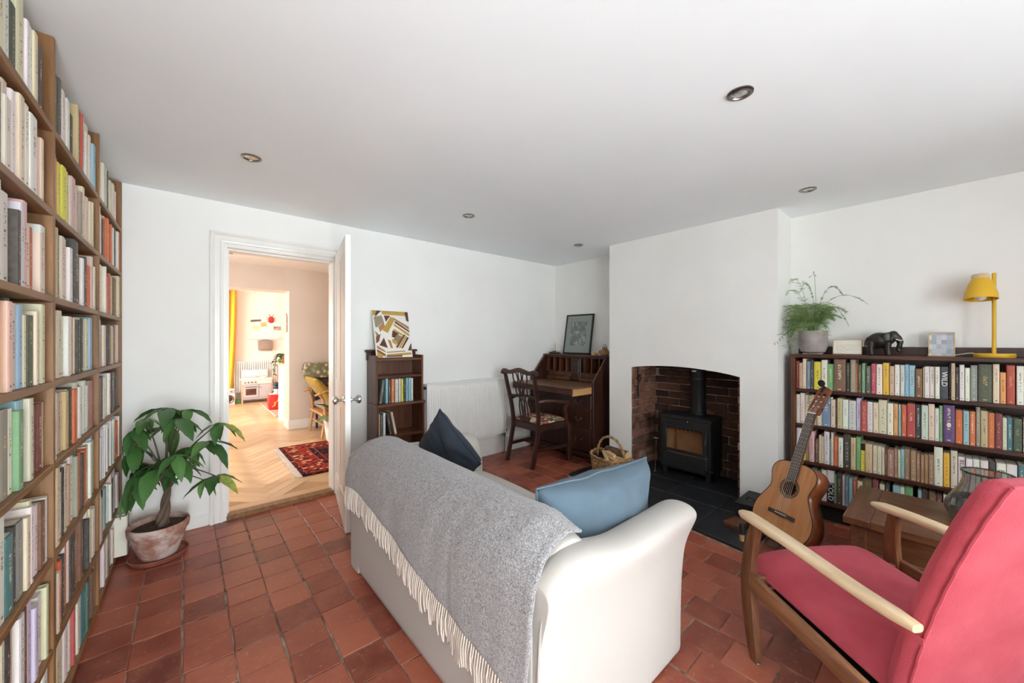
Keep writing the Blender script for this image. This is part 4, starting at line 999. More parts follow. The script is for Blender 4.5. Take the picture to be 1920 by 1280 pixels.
for (z0_, z1_) in ((.555, .697), (.345, .540), (.105, .330)):
    d = wpart(MB().box(fx-.004, fx+.016, ya_+.026, yb_-.026, z0_, z1_), 'drawer', M['darkwood'], BU, bevel=.004)
    wpart(MB().box(fx+.0, fx+.35, ya_+.021, yb_-.021, z1_+.002, z1_+.013), 'drawer_rail', M['darkwoody'], BU)
    for y in (ya_+.19, yb_-.19):
        h = wpart(MB().tube(bez((fx-.006, y-.035, (z0_+z1_)/2+.01), (fx-.028, y-.030, (z0_+z1_)/2-.025), (fx-.028, y+.030, (z0_+z1_)/2-.025), (fx-.006, y+.035, (z0_+z1_)/2+.01), 10), .0032, 6).ball((fx-.008, y-.035, (z0_+z1_)/2+.01), .007, 8).ball((fx-.008, y+.035, (z0_+z1_)/2+.01), .007, 8), 'swan_handle', M['steel'], d, smooth=True)
wpart(MB().box(fx-.012, bx, ya_-.006, yb_+.006, .055, .098), 'plinth', M['darkwood'], BU, bevel=.006)
for y in (ya_, yb_-.09):
    for x in (fx-.008, bx-.10): wpart(MB().prism([(y, 0), (y+.09, 0), (y+.085, .05), (y+.005, .05)], x, x+.09, 'x'), 'bracket_foot', M['darkwood'], BU, bevel=.003)

# things on the bureau
FR = thing('framed_picture', 'black framed greyish picture leaning on the wall above the bureau', 'picture', (3.52, 2.88, 1.117))
bl = Vector((3.535, 3.105, 1.117)); br = Vector((3.545, 2.70, 1.117)); tl = Vector((3.618, 3.105, 1.595))
xa = (br-bl).normalized(); ya = (tl-bl).normalized(); za = xa.cross(ya)
FR.matrix_basis = Matrix(((xa.x, ya.x, za.x, bl.x), (xa.y, ya.y, za.y, bl.y), (xa.z, ya.z, za.z, bl.z), (0, 0, 0, 1)))
fw_, fh_ = .405, .485
MB().box(0, fw_, 0, .016, -.018, .004).box(0, fw_, fh_-.016, fh_, -.018, .004).box(0, .016, .016, fh_-.016, -.018, .004).box(fw_-.016, fw_, .016, fh_-.016, -.018, .004).build('frame', M['black'], FR, .002)
k = NT('grey_print'); tc = k.n('TexCoord'); vo = k.n('TexVoronoi', distance='CHEBYCHEV'); vo.inputs['Scale'].default_value = 9; vo.inputs['Randomness'].default_value = 0
k.l(tc.outputs['Generated'], vo.inputs[0]); sp = k.n('SeparateColor'); k.l(vo.outputs['Color'], sp.inputs[0])
M['greyprint'] = k.out(k.ramp(sp.outputs[0], [(0, lin((74, 82, 78))), (.5, lin((108, 116, 112))), (.9, lin((138, 144, 142))), (1, lin((176, 178, 180)))]), .35)
M['mount'] = mat('grey_mount', (142, 150, 142), (134, 142, 136), 4, .5)
MB().box(.016, fw_-.016, .016, fh_-.016, -.012, -.006).build('mount', M['mount'], FR)
MB().box(.085, fw_-.085, .10, fh_-.09, -.006, -.0045).build('print', M['greyprint'], FR)
k = NT('picture_glass'); k.b.inputs['Alpha'].default_value = .10
M['paneglass'] = k.out((.5, .52, .52, 1), .05)
MB().box(.014, fw_-.014, .014, fh_-.014, -.002, -.0008).build('pane', M['paneglass'], FR)
BT = thing('model_boat', 'little wooden boat with a pale sail on the bureau top', 'ornament', (3.50, 3.205, 1.111))
MB().loft([[(.02*math.cos(a)*w, y, .012+.012*math.sin(a)*1.0) for a in [2*PI*j/10 for j in range(10)]] for y, w in ((-.085, .2), (-.06, .8), (0, 1.1), (.06, .9), (.09, .25))]).build('hull', M['redwood'], BT, smooth=True)
MB().cbox((0, .01, .03), (.02, .05, .014)).build('cabin', M['redwood'], BT, .003)
MB().tube([(0, -.01, .02), (0, -.005, .135)], .002, 6).build('mast', M['darkwood'], BT)
M['sail'] = cloth('sailcloth', (232, 228, 220), (222, 218, 210), 300)
MB().prism([(-.012, .04), (-.10, .045), (-.085, .09), (-.01, .13)], -.001, .001, 'x').build('sail', M['sail'], BT)
TP = thing('wicker_teapot', 'small honey brown basketwork teapot ornament at the end of the bureau top', 'ornament', (3.49, 2.455, 1.111))
M['honey'] = mat('honey_rattan', (168, 118, 66), (128, 84, 46), 60, .6, bump=.8, bscale=140, dist=.004)
MB().lathe([(.02, 0), (.042, .005), (.05, .03), (.042, .058), (.028, .068), (.024, .075)], 18).build('body', M['honey'], TP, smooth=True)
MB().lathe([(.024, .073), (.022, .08), (.006, .09), (.008, .096), (.002, .10)], 14).build('lid', M['honey'], TP, smooth=True)
MB().tube(bez((.0, -.045, .02), (.0, -.075, .03), (.0, -.07, .055), (.0, -.09, .07), 8), [.010, .0095, .009, .008, .0075, .007, .0065, .006, .006], 8).build('spout', M['honey'], TP, smooth=True)
MB().tube(bez((.0, .042, .05), (0, .085, .06), (0, .08, .015), (0, .046, .015), 8), .005, 8).build('handle', M['honey'], TP, smooth=True)
MB().tube(bez((0, .03, .068), (0, .03, .135), (0, -.03, .135), (0, -.03, .068), 10), .003, 6).build('bail_handle', M['black'], TP, smooth=True)
o = thing('small_box', 'tiny pale wooden box beside the teapot ornament', 'box', (3.47, 2.575, 1.111))
MB().box(-.025, .025, -.03, .03, 0, .022).build('body', M['palewood'], o, .002); MB().box(-.026, .026, -.031, .031, .022, .030).build('lid', M['palewood'], o, .002)

# ------------------------------------------------------------------ dining armchair at the bureau
k = NT('needlework'); v = k.coord('Object'); d = k.noise(v, 9, 2); vo = k.n('TexVoronoi'); vo.inputs['Scale'].default_value = 26
mx = k.n('Mix', data_type='VECTOR'); mx.inputs[0].default_value = .25; k.l(v, mx.inputs[4]); 
nz = k.n('TexNoise'); nz.inputs['Scale'].default_value = 11; k.l(v, nz.inputs[0]); k.l(nz.outputs['Color'], mx.inputs[5]); k.l(mx.outputs[1], vo.inputs[0])
sp = k.n('SeparateColor'); k.l(vo.outputs['Color'], sp.inputs[0])
M['needlework'] = k.out(k.ramp(sp.outputs[0], [(0, lin((58, 62, 44))), (.2, lin((214, 196, 160))), (.42, lin((176, 44, 56))), (.58, lin((230, 214, 184))), (.72, lin((120, 128, 84))), (.86, lin((196, 96, 92))), (1, lin((64, 50, 54)))], 'CONSTANT'), .9)
DC = thing('dining_armchair', 'dark carved armchair with a pierced splat and needlework seat at the bureau', 'chair', (2.86, 2.86, 0))
dk = M['darkwood']; cy = 2.86
for s in (-1, 1):
    yb = cy + s*.192; yt = cy + s*.222
    pts = catmull([(2.585, yb, 0), (2.625, yb, .16), (2.665, yb, .34), (2.672, yb, .44), (2.650, cy+s*.203, .62), (2.605, cy+s*.215, .82), (2.580, yt, .935)], 5); m = len(pts)
    wpart(MB().bar(pts, .034, [.042-.012*i/m for i in range(m)], up=(1, 0, 0)), 'back_leg', dk, DC, bevel=.005, seg=2, smooth=True)
    yf = cy + s*.235
    wpart(MB().bar([(3.085, yf, 0), (3.085, yf, .40)], .042, .042, up=(1, 0, 0)), 'front_leg', dk, DC, bevel=.004)
    wpart(MB().bar([(2.68, yb, .395), (3.07, yf, .395)], .026, .07), 'seat_rail', dk, DC, bevel=.004)
    wpart(MB().bar([(2.62, yb, .175), (3.085, yf, .165)], .018, .032), 'side_stretcher', dk, DC, bevel=.003)
    ap = catmull([(2.645, cy+s*.206, .655), (2.75, cy+s*.245, .668), (2.88, cy+s*.275, .655), (2.985, cy+s*.282, .635), (3.03, cy+s*.278, .632)], 5)
    wpart(MB().bar(ap, [.03+.018*math.sin(PI*i/len(ap)) for i in range(len(ap))], .026), 'arm', M['darkwoody'], DC, bevel=.006, seg=2, smooth=True)
    sp_ = catmull([(3.015, cy+s*.278, .628), (2.985, cy+s*.272, .57), (3.005, cy+s*.262, .50), (3.02, cy+s*.256, .43), (3.01, cy+s*.25, .37)], 5)
    wpart(MB().bar(sp_, .03, .034, up=(1, 0, 0)), 'arm_support', M['darkwoody'], DC, bevel=.005, seg=2, smooth=True)
wpart(MB().bar([(2.68, cy-.19, .39), (2.68, cy+.19, .39)], .03, .07), 'seat_rail', dk, DC, bevel=.004)
wpart(MB().bar([(3.085, cy-.235, .395), (3.085, cy+.235, .395)], .03, .07), 'seat_rail', dk, DC, bevel=.004)
wpart(MB().bar([(2.85, cy-.21, .17), (2.85, cy+.21, .17)], .018, .03), 'cross_stretcher', dk, DC, bevel=.003)
top = catmull([(2.578, cy+.268, .925), (2.578, cy+.235, .962), (2.580, cy+.15, .945), (2.580, cy+.06, .962), (2.580, cy, .972), (2.580, cy-.06, .962), (2.580, cy-.15, .945), (2.578, cy-.235, .962), (2.578, cy-.268, .925)], 4)
wpart(MB().bar(top, .026, [.03+.016*math.sin(PI*i/len(top)) for i in range(len(top))]), 'top_rail', M['darkwoody'], DC, bevel=.006, seg=2, smooth=True)
# pierced splat of interlaced straps
def strap(pts, w=.015):
    m = catmull([(2.585+(.945-z)*.16, cy+y, z) for y, z in pts], 5); wpart(MB().bar(m, w, .012, up=(1, 0, 0)), 'splat_strap', dk, DC, bevel=.003, smooth=True)
for s in (-1, 1):
    strap([(s*.105, .94), (s*.10, .86), (s*.055, .80), (s*.03, .72), (s*.055, .62), (s*.06, .54), (s*.05, .45)])
    strap([(s*.06, .95), (s*.035, .87), (s*.07, .80), (s*.085, .74), (s*.03, .66), (s*.012, .56), (s*.02, .45)], .013)
    strap([(s*.02, .955), (s*.02, .88), (-s*.02, .80), (s*.0, .70), (s*.025, .62), (s*.02, .50)], .012)
wpart(MB().bar([(2.662, cy-.075, .465), (2.662, cy+.075, .465)], .016, .045), 'splat_shoe', dk, DC, bevel=.004)
wpart(MB().bar([(2.640, cy-.195, .69), (2.640, cy-.09, .70)], .014, .022).bar([(2.640, cy+.195, .69), (2.640, cy+.09, .70)], .014, .022), 'back_rung', dk, DC, bevel=.003)
wpart(cushion_box(2.695, 3.075, cy-.20, cy+.20, .415, .455, .018), 'seat_pad', M['needlework'], DC, smooth=True, angle=60)

# ------------------------------------------------------------------ log basket
M['wicker'] = mat('wicker', (184, 144, 98), (132, 96, 60), 40, .7, bump=.4, bscale=120)
M['liner'] = mat('black_liner', (22, 22, 24), (34, 34, 36), 8, .7)
BK = thing('log_basket', 'oval wicker basket with a hooped handle full of firewood on the hearth', 'basket', (2.965, 2.02, .031), R(-14))
bw, bd, bh = .185, .125, .155
def sup(a, w, d, e=.62): return (math.copysign(abs(math.cos(a))**e, math.cos(a))*w, math.copysign(abs(math.sin(a))**e, math.sin(a))*d)
NS = 36; nr = 13
for i in range(nr):       # woven rows as waved rods
    t = i/(nr-1); z = .008 + bh*t; sc = .92 + .12*t - .03*math.sin(PI*t)
    b = MB(); pts = []
    for j in range(NS*2):
        a = 2*PI*j/(NS*2); r = 1 + (.022 if (j+i) % 2 else -.022); x, y = sup(a, bd*sc, bw*sc); pts.append((x*r, y*r, z))
    pts.append(pts[0]); b.tube(pts, .0062, 5, cap=False); b.build('woven_row', M['wicker'], BK, smooth=True)
b = MB()
for j in range(NS):
    a = 2*PI*j/NS; x, y = sup(a, bd, bw); b.tube([(x*.92, y*.92, 0), (x*1.0, y*1.0, bh*.5), (x*1.04, y*1.04, bh+.008)], .0034, 5)
tag(b.build('stakes', M['wicker'], BK, smooth=True), kind='stuff')
for q in range(2):
    pts = []
    for j in range(73):
        a = 2*PI*j/72; x, y = sup(a, bd*1.05, bw*1.05); ph = j*.9 + q*PI
        pts.append((x*(1+.03*math.cos(ph)), y*(1+.03*math.cos(ph)), bh+.014+.006*math.sin(ph) + .022*abs(math.sin(a))**4))
    MB().tube(pts, .0085, 6, cap=False).build('rim', M['wicker'], BK, smooth=True)
MB().loft([[(x*s_, y*s_, z) for x, y in [sup(2*PI*j/32, bd, bw) for j in range(32)]] for z, s_ in ((.012, .86), (bh*.6, .93), (bh+.012, .985))], cap=False).build('liner', M['liner'], BK, smooth=True)
MB().loft([[(x*.86, y*.86, z) for x, y in [sup(2*PI*j/32, bd, bw) for j in range(32)]] for z in (.004, .012)]).build('base', M['wicker'], BK)
for q in range(2):
    pts = []
    for j in range(41):
        t = j/40; a = PI*t; ph = t*26+q*PI
        pts.append((math.cos(ph)*.006, math.cos(a)*(bw*1.0), bh-.03 + (.225)*math.sin(a)**.8 + math.sin(ph)*.005))
    MB().tube(pts, .0085, 7).build('handle', M['wicker'], BK, smooth=True)
M['logbark'] = mat('log_bark', (122, 92, 66), (72, 52, 38), 22, .95, bump=.9, bscale=50, dist=.01)
M['splitwood'] = wood('split_wood', (196, 160, 110), (222, 192, 146), (234, 212, 172), 'y', rough=.8)
BKM = BK.matrix_basis
def log(name, label, c, r, L, rot, m, shape='round', seed=0):
    o = thing(name, label, 'firewood', BKM @ Vector(c)); o.rotation_euler = (rot[0], rot[1], rot[2]+R(-14)); rg = random.Random(seed)
    n = 14 if shape == 'round' else (5 if shape == 'split' else 4)
    rr = [r*rg.uniform(.9, 1.08) if shape == 'round' else r*rg.uniform(.75, 1.15) for _ in range(n)]
    b = MB().loft([[(math.cos(2*PI*j/n)*rr[j]*(1+.06*math.sin(y*60+j)), y, math.sin(2*PI*j/n)*rr[j]) for j in range(n)] for y in (-L/2, -L*.2, L*.2, L/2)], cap=False)
    b.build('bark' if shape == 'round' else 'grain', m, o, smooth=shape == 'round')
    for y in (-L/2, L/2):
        b = MB().loft([[(math.cos(2*PI*j/n)*rr[j]*(1+.06*math.sin(y*60+j)), y-.001, math.sin(2*PI*j/n)*rr[j]) for j in range(n)], [(math.cos(2*PI*j/n)*rr[j], y+.001, math.sin(2*PI*j/n)*rr[j]) for j in range(n)]])
        b.build('cut_end', M['splitwood'], o)
log('log', 'thick round log with rough bark lying at the back of the basket', (.055, -.03, .205), .044, .24, (0, 0, R(8)), M['logbark'], 'round', 1)
log('log', 'bark covered log half hidden behind the thick round log', (.085, -.055, .150), .036, .22, (0, 0, R(2)), M['logbark'], 'round', 2)
log('split_log', 'pale split stick lying on top at the front of the basket', (-.012, -.005, .20), .022, .17, (0, R(20), R(-14)), M['splitwood'], 'stick', 3)
log('split_log', 'pale split stick tipping up towards the basket rim', (-.050, .015, .180), .020, .21, (R(8), R(40), R(-26)), M['splitwood'], 'split', 4)
log('split_log', 'pale split stick lowest under the other two sticks', (-.035, -.05, .165), .022, .19, (R(-5), 0, R(-16)), M['splitwood'], 'split', 5)
log('split_log', 'short pale piece of wood filling the middle of the basket', (.005, -.10, .165), .03, .12, (0, R(15), R(10)), M['splitwood'], 'split', 6)

# ------------------------------------------------------------------ stove
ir = M['blackmatte']
SV = thing('wood_stove', 'black cast iron wood burning stove in the fireplace', 'stove', (3.55, 1.55, .03))
sx, sb_, sy0, sy1 = 3.425, 3.685, 1.325, 1.775
for x in (sx+.02, sb_-.05):
    for y in (sy0+.015, sy1-.045): wpart(MB().prism([(y, .03), (y+.03, .03), (y+.036, .10), (y-.006, .10)], x, x+.035, 'x'), 'leg', ir, SV, bevel=.003)
wpart(MB().box(sx+.01, sb_, sy0, sy0+.012, .09, .56).box(sx+.01, sb_, sy1-.012, sy1, .09, .56).box(sb_-.012, sb_, sy0, sy1, .09, .56).box(sx+.01, sb_, sy0, sy1, .09, .102), 'firebox', ir, SV, bevel=.002)
wpart(MB().loft([[(sx-.012, sy0-.012, .555), (sb_, sy0-.012, .555), (sb_, sy1+.012, .555), (sx-.012, sy1+.012, .555)], [(sx-.012, sy0-.012, .572), (sb_, sy0-.012, .572), (sb_, sy1+.012, .572), (sx-.012, sy1+.012, .572)], [(sx+.01, sy0+.012, .586), (sb_-.01, sy0+.012, .586), (sb_-.01, sy1-.012, .586), (sx+.01, sy1-.012, .586)]]), 'top_plate', ir, SV, bevel=.002)
wpart(MB().box(sx, sx+.014, sy0, sy1, .50, .555).box(sx, sx+.014, sy0, sy1, .09, .115).box(sx, sx+.014, sy0, sy0+.03, .115, .5).box(sx, sx+.014, sy1-.03, sy1, .115, .5), 'front_frame', ir, SV, bevel=.002)
dz0, dz1 = .245, .505; dy0, dy1 = sy0+.028, sy1-.028
D_ = wpart(MB().box(sx-.014, sx, dy0, dy1, dz1-.036, dz1).box(sx-.014, sx, dy0, dy1, dz0, dz0+.030).box(sx-.014, sx, dy0, dy0+.034, dz0+.03, dz1-.036).box(sx-.014, sx, dy1-.034, dy1, dz0+.03, dz1-.036), 'door', ir, SV, bevel=.004, smooth=True)
k = NT('stove_glass'); k.b.inputs['Alpha'].default_value = .22; M['stoveglass'] = k.out(lin((60, 40, 26)), .04)
wpart(MB().box(sx-.006, sx-.003, dy0+.03, dy1-.03, dz0+.026, dz1-.032), 'pane', M['stoveglass'], D_)
wpart(MB().tube([(sx-.02, dy0+.008, .40), (sx-.04, dy0+.004, .395), (sx-.045, dy0-.0, .37)], .006, 7).ball((sx-.02, dy0+.01, .40), .011, 8), 'latch', ir, D_, smooth=True)
L_ = wpart(MB().box(sx-.012, sx, dy0, dy1, .105, .238), 'lower_door', ir, SV, bevel=.004, smooth=True)
wpart(MB().prism([(1.55-.035, .170), (1.55, .205), (1.55+.035, .170), (1.55, .135)], sx-.018, sx-.011, 'x').lathe([(.016, 0), (.016, .006)], 16, T(sx-.024, 1.55, .17) @ RY(R(90))), 'emblem', ir, L_, bevel=.001)
wpart(MB().tube([(sx-.01, dy0+.006, .15), (sx-.035, dy0-.01, .145), (sx-.02, dy0-.06, .142)], .005, 6), 'latch', ir, L_, smooth=True)
wpart(MB().ball((sx-.004, 1.52, .538), .006, 8), 'air_knob', M['chrome'], SV, smooth=True)
M['firebrick'] = mat('firebrick', (232, 186, 136), (204, 154, 104), 6, .9)
wpart(MB().box(sb_-.05, sb_-.03, sy0+.05, sy1-.05, .20, .46), 'fire_brick', M['firebrick'], SV)
for y in (sy0+.02, sy1-.045): wpart(MB().box(sx+.05, sb_-.05, y, y+.025, .20, .44), 'fire_brick', M['firebrick'], SV)
wpart(MB().box(sx+.02, sb_-.03, sy0+.03, sy1-.03, .17, .20), 'grate', M['firebrick'], SV)
for i in range(8):
    wpart(MB().lathe([(.009, 0), (.009, .004)], 12, T(sb_-.054, sy0+.09+i*.039, .418) @ RY(R(90))), 'air_hole', M['dark'], SV)
FLU = MB().lathe([(.066, .586), (.072, .590), (.072, .604), (.065, .608), (.065, .90), (.068, .904), (.068, .925), (.065, .93), (.065, 1.062)], 24, T(3.60, 1.50, 0))
wpart(FLU, 'flue_pipe', ir, SV, smooth=True)
wpart(MB().box(sx+.11, sx+.114, 1.49, 1.53, .985, 1.0).ball((3.537, 1.52, 1.0), .006, 8), 'thermometer_clip', M['chrome'], SV, smooth=True)
PK = thing('stove_tool', 'steel handled stove tool leaning at the corner of the stove', 'fire tool', (3.36, 1.80, .031))
MB().tube([(0, 0, 0), (.02, -.005, .30)], .004, 7).build('shaft', M['steel'], PK, smooth=True)
MB().cbox((.02, -.005, .315), (.02, .045, .014)).build('handle', M['chrome'], PK, .003)
MB().cbox((0, 0, .006), (.02, .02, .012)).build('tip', M['steel'], PK, .002)
HK = thing('iron_trivet', 'black iron bracket hanging on the brick side of the fireplace', 'bracket', (3.36, 1.975, .80))
MB().bar([(0, 0, .20), (0, -.004, -.08)], .012, .006, up=(0, 1, 0)).build('strap', M['black'], HK, .001)
MB().bar([(-.035, -.006, .10), (.04, -.006, .14)], .012, .006).build('arm', M['black'], HK, .001)
MB().tube(bez((0, -.01, .12), (-.02, -.03, .15), (.03, -.03, .10), (.0, -.01, .07), 8), .005, 6).build('hook', M['black'], HK, smooth=True)
# black box and timber by the hearth corner
o = thing('fire_tool_box', 'low black metal box on the hearth at the foot of the chimney breast', 'box', (3.075, .93, .031))
MB().box(-.10, .20, -.085, .055, 0, .075).build('body', M['black'], o, .004); MB().box(-.103, .203, -.088, .058, .075, .088).build('lid', M['blackmatte'], o, .003)
MB().tube(bez((.0, -.04, .088), (.0, -.04, .115), (.0, .01, .115), (.0, .01, .088), 6), .005, 6).build('handle', M['black'], o, smooth=True)
o = thing('timber_offcut', 'flat reddish brown wooden block on the hearth edge beside the guitar', 'wood block', (2.80, .915, .031), R(-12))
MB().box(-.07, .07, -.05, .05, 0, .024).build('block', M['redwoodx'], o, .003); MB().box(-.0695, .0695, -.0495, .0495, .0235, .026).build('worn_face', M['redwood'], o, .001)
# ------------------------------------------------------------------ guitar on its stand
M['cedar'] = wood('guitar_top_cedar', (170, 110, 62), (194, 134, 80), (210, 152, 98), 'y', rough=.3)
M['rosewood'] = wood('guitar_side', (98, 48, 26), (136, 72, 40), (158, 92, 54), 'x', rough=.28)
M['ebony'] = wood('fingerboard', (52, 38, 30), (78, 58, 46), (98, 76, 60), 'y', rough=.5)
M['bone'] = mat('bone', (232, 226, 210), None, 5, .4)
M['string'] = mat('nylon_string', (222, 220, 212), None, 5, .25)
yaw, lean, roll = .481, .393, -.0107
n_ = Vector((-math.cos(yaw), math.sin(yaw), 0)); up_ = Vector((0, 0, 1)); w_ = -Vector((math.sin(yaw), math.cos(yaw), 0))
u_ = math.cos(lean)*up_ - math.sin(lean)*n_; nn = math.cos(lean)*n_ + math.sin(lean)*up_
u2 = math.cos(roll)*u_ + math.sin(roll)*w_; w2 = math.cos(roll)*w_ - math.sin(roll)*u_
GT = thing('guitar', 'classical guitar with a cedar top leaning back on a stand before the bookcase', 'guitar')
GT.matrix_basis = Matrix(((w2.x, u2.x, nn.x, 2.675), (w2.y, u2.y, nn.y, .675), (w2.z, u2.z, nn.z, .068), (0, 0, 0, 1)))
half = catmull([(0, 0, 0), (.06, .003, 0), (.12, .022, 0), (.165, .062, 0), (.185, .125, 0), (.176, .19, 0), (.145, .25, 0), (.122, .295, 0), (.118, .325, 0), (.128, .365, 0), (.138, .40, 0), (.132, .44, 0), (.10, .472, 0), (.05, .484, 0), (0, .485, 0)], 4)
ol = [(p.x, p.y) for p in half] + [(-p.x, p.y) for p in half[-2:0:-1]]
hy = .325; N = len(ol)
inn = []
for x, y in ol:
    a = math.atan2(y-hy, x); inn.append((math.cos(a)*.043, hy+math.sin(a)*.043))
b = MB().loft([[(x, y, 0) for x, y in ol], [(x, y, 0) for x, y in inn], [(x, y, -.003) for x, y in inn], [(x, y, -.003) for x, y in ol]], cap=False)
b.build('soundboard', M['cedar'], GT)
b = MB().loft([[(x, y, 0) for x, y in ol], [(x*1.0, y, -.094) for x, y in ol]], cap=False); b.build('side', M['rosewood'], GT, smooth=True, angle=60, thick=.003)
MB().prism(ol, -.097, -.094).build('back', M['rosewood'], GT)
for z in (-.0005, -.094): MB().tube([(x*1.008, (y-.24)*1.004+.24, z) for x, y in ol + [ol[0]]], .0024, 5, cap=False).build('binding', M['black'], GT, smooth=True)
MB().loft([[(math.cos(2*PI*j/40)*r, hy+math.sin(2*PI*j/40)*r, z) for j in range(40)] for r, z in ((.0445, .0), (.0445, .0006), (.062, .0006), (.062, .0))], cap=False).build('rosette', mat('rosette', (150, 118, 80), (86, 62, 40), 120, .4), GT)
for r in (.049, .057): MB().tube([(math.cos(2*PI*j/40)*r, hy+math.sin(2*PI*j/40)*r, .0007) for j in range(41)], .0008, 4, cap=False).build('rosette_ring', M['black'], GT)
MB().prism([(-.031, .372), (.031, .372), (.026, .81), (-.026, .81)], .001, .0075).build('fingerboard', M['ebony'], GT, .001)
b = MB()
sc = .65
for f in range(1, 19):
    y = .81 - (sc - sc/2**(f/12)); hw = .026 + .005*(.81-y)/.44
    if y > .374: b.box(-hw, hw, y-.0009, y+.0009, .0075, .0088)
tag(b.build('frets', M['steel'], GT), kind='stuff')
MB().loft([[(math.cos(a)*.027*w, y, -.001 + min(0, math.sin(a))*d) for a in [PI+PI*j/10 for j in range(11)]] + [] for y, w, d in ((.44, 1.1, .06), (.475, 1.0, .045), (.51, .95, .022), (.65, .93, .021), (.80, .92, .021), (.815, .92, .02))]).build('neck', M['rosewood'], GT, smooth=True)
HM = T(0, .81, 0) @ RX(R(-12))
hd = MB()
hd.box(-.036, -.024, 0, .17, -.018, .001, HM).box(.024, .036, 0, .17, -.018, .001, HM).box(-.007, .007, 0, .17, -.018, .001, HM)
hd.box(-.024, -.007, 0, .035, -.018, .001, HM).box(.007, .024, 0, .035, -.018, .001, HM).box(-.024, -.007, .145, .17, -.018, .001, HM).box(.007, .024, .145, .17, -.018, .001, HM)
hd.prism([(-.036, .17), (.036, .17), (.034, .182), (.012, .192), (0, .195), (-.012, .192), (-.034, .182)], -.018, .001, 'z', HM)
hd.build('headstock', M['rosewood'], GT)
for s in (-1, 1):
    for q in range(3):
        y = .055 + .036*q
        MB().lathe([(.0045, -.010), (.0045, .010)], 10, HM @ T(s*.0155, y, -.008) @ RY(R(90))).build('roller', M['bone'], GT, smooth=True)
        MB().tube([HM @ Vector((s*.036, y, -.009)), HM @ Vector((s*.052, y, -.009))], .0022, 6).build('tuner_shaft', M['chrome'], GT, smooth=True)
        MB().cbox((s*.058, y, -.009), (.010, .014, .006), HM).build('tuner_button', M['chrome'], GT, .002)
    MB().box(s*.0362, s*.0378, .03, .15, -.016, -.003, HM).build('machine_plate', M['chrome'], GT)
MB().box(-.026, .026, .808, .814, .004, .0125).build('nut', M['bone'], GT, .001)
MB().box(-.085, .085, .148, .172, .0, .007).box(-.03, .03, .145, .175, .0, .009).build('bridge', M['ebony'], GT, .002)
MB().box(-.036, .036, .160, .1635, .007, .012).build('saddle', M['bone'], GT)
for q in range(6):
    t = (q-2.5)/2.5; a = HM @ Vector((math.copysign(.0155, t), .055+.036*(2-abs(q-2.5)+.5), -.002))
    MB().tube([(t*.029, .155, .008), (t*.029, .162, .0125), (t*.021, .812, .0135), a], .0005, 4).build('string', M['string'], GT)
GS = thing('guitar_stand', 'wooden guitar stand with black rubber tipped pegs under the guitar', 'stand', (2.62, .70, 0))
for x, y in ((2.604, .822), (2.597, .588)):
    pz = .072
    wpart(MB().lathe([(.005, .0), (.010, .015), (.0155, pz)], 14, T(x, y, 0)), 'peg', M['palewood'], GS, smooth=True)
    wpart(MB().lathe([(.0165, pz), (.0175, pz+.02), (.016, pz+.05), (.010, pz+.062), (.003, pz+.064)], 14, T(x, y, 0)), 'rubber_tip', M['black'], GS, smooth=True)
    wpart(MB().bar([(x+.010, y, .014), (x+.16, y-.02, .012), (x+.262, y-.03, .012)], .022, .02), 'cradle_arm', M['palewood'], GS, bevel=.003)
wpart(MB().bar([(2.87, .79, .012), (2.87, .555, .012)], .022, .02), 'cross_bar', M['palewood'], GS, bevel=.003)
for y in (.79, .565): wpart(MB().bar([(2.875, y, .018), (2.90, y+.0, .16)], .02, .02), 'rear_post', M['palewood'], GS, bevel=.003)
CTN = thing('clip_on_tuner', 'black clip-on tuner on the guitar head', 'tuner')
CTN.matrix_basis = GT.matrix_basis @ HM
MB().lathe([(.015, 0), (.021, .003), (.022, .008), (.018, .012), (.004, .013)], 18, T(-.020, .212, .014) @ RX(R(35))).build('display', M['black'], CTN, smooth=True)
MB().tube([(-.014, .205, .014), (-.01, .192, .010), (-.008, .180, .004)], .005, 7).build('arm', M['black'], CTN, smooth=True)
MB().box(-.016, .0, .150, .186, .0012, .005).box(-.016, 0, .150, .186, -.024, -.019).box(-.016, 0, .186, .1985, -.024, .005).build('clip', M['black'], CTN, .001)

# ------------------------------------------------------------------ things on the mahogany bookcase
TZ = 1.1725
k = NT('concrete'); v = k.coord('Object'); a = k.noise(v, 11, 4, .6); k.bump(k.noise(v, 70, 2), .2, .001)
M['concrete'] = k.out(k.ramp(a, [(.3, lin((142, 134, 130))), (.7, lin((182, 174, 168)))]), .85, 0, .2)
k = NT('fern_green'); oi = k.n('ObjectInfo'); ge = k.n('NewGeometry'); rr = k.math('FRACT', k.math('ADD', oi.outputs['Random'], ge.outputs['Random Per Island']))
M['fern'] = k.out(k.ramp(rr, [(0, lin((84, 116, 58))), (.5, lin((116, 148, 78))), (.85, lin((146, 170, 104))), (1, lin((176, 190, 136)))]), .6)
FP = thing('asparagus_fern', 'feathery asparagus fern in a grey concrete pot at the bookcase end', 'potted plant', (3.525, .640, TZ))
MB().box(-.035, .035, -.055, .055, 0, .006).build('drip_tile', M['bone'], FP, .001)
MB().lathe([(.055, .006), (.072, .016), (.084, .05), (.087, .10), (.086, .172), (.080, .172), (.078, .12), (.02, .118)], 32).build('pot', M['concrete'], FP, smooth=True)
MB().lathe([(.079, .14), (.07, .150), (.01, .153)], 20).build('soil', M['soil'], FP, smooth=True)
rg = random.Random(21)
def ok(p):
    x, y, z = p.x+3.525, p.y+.640, p.z
    return (y < .79 or x < 3.26) and x < 3.635 and (z > .0 or x < 3.38)
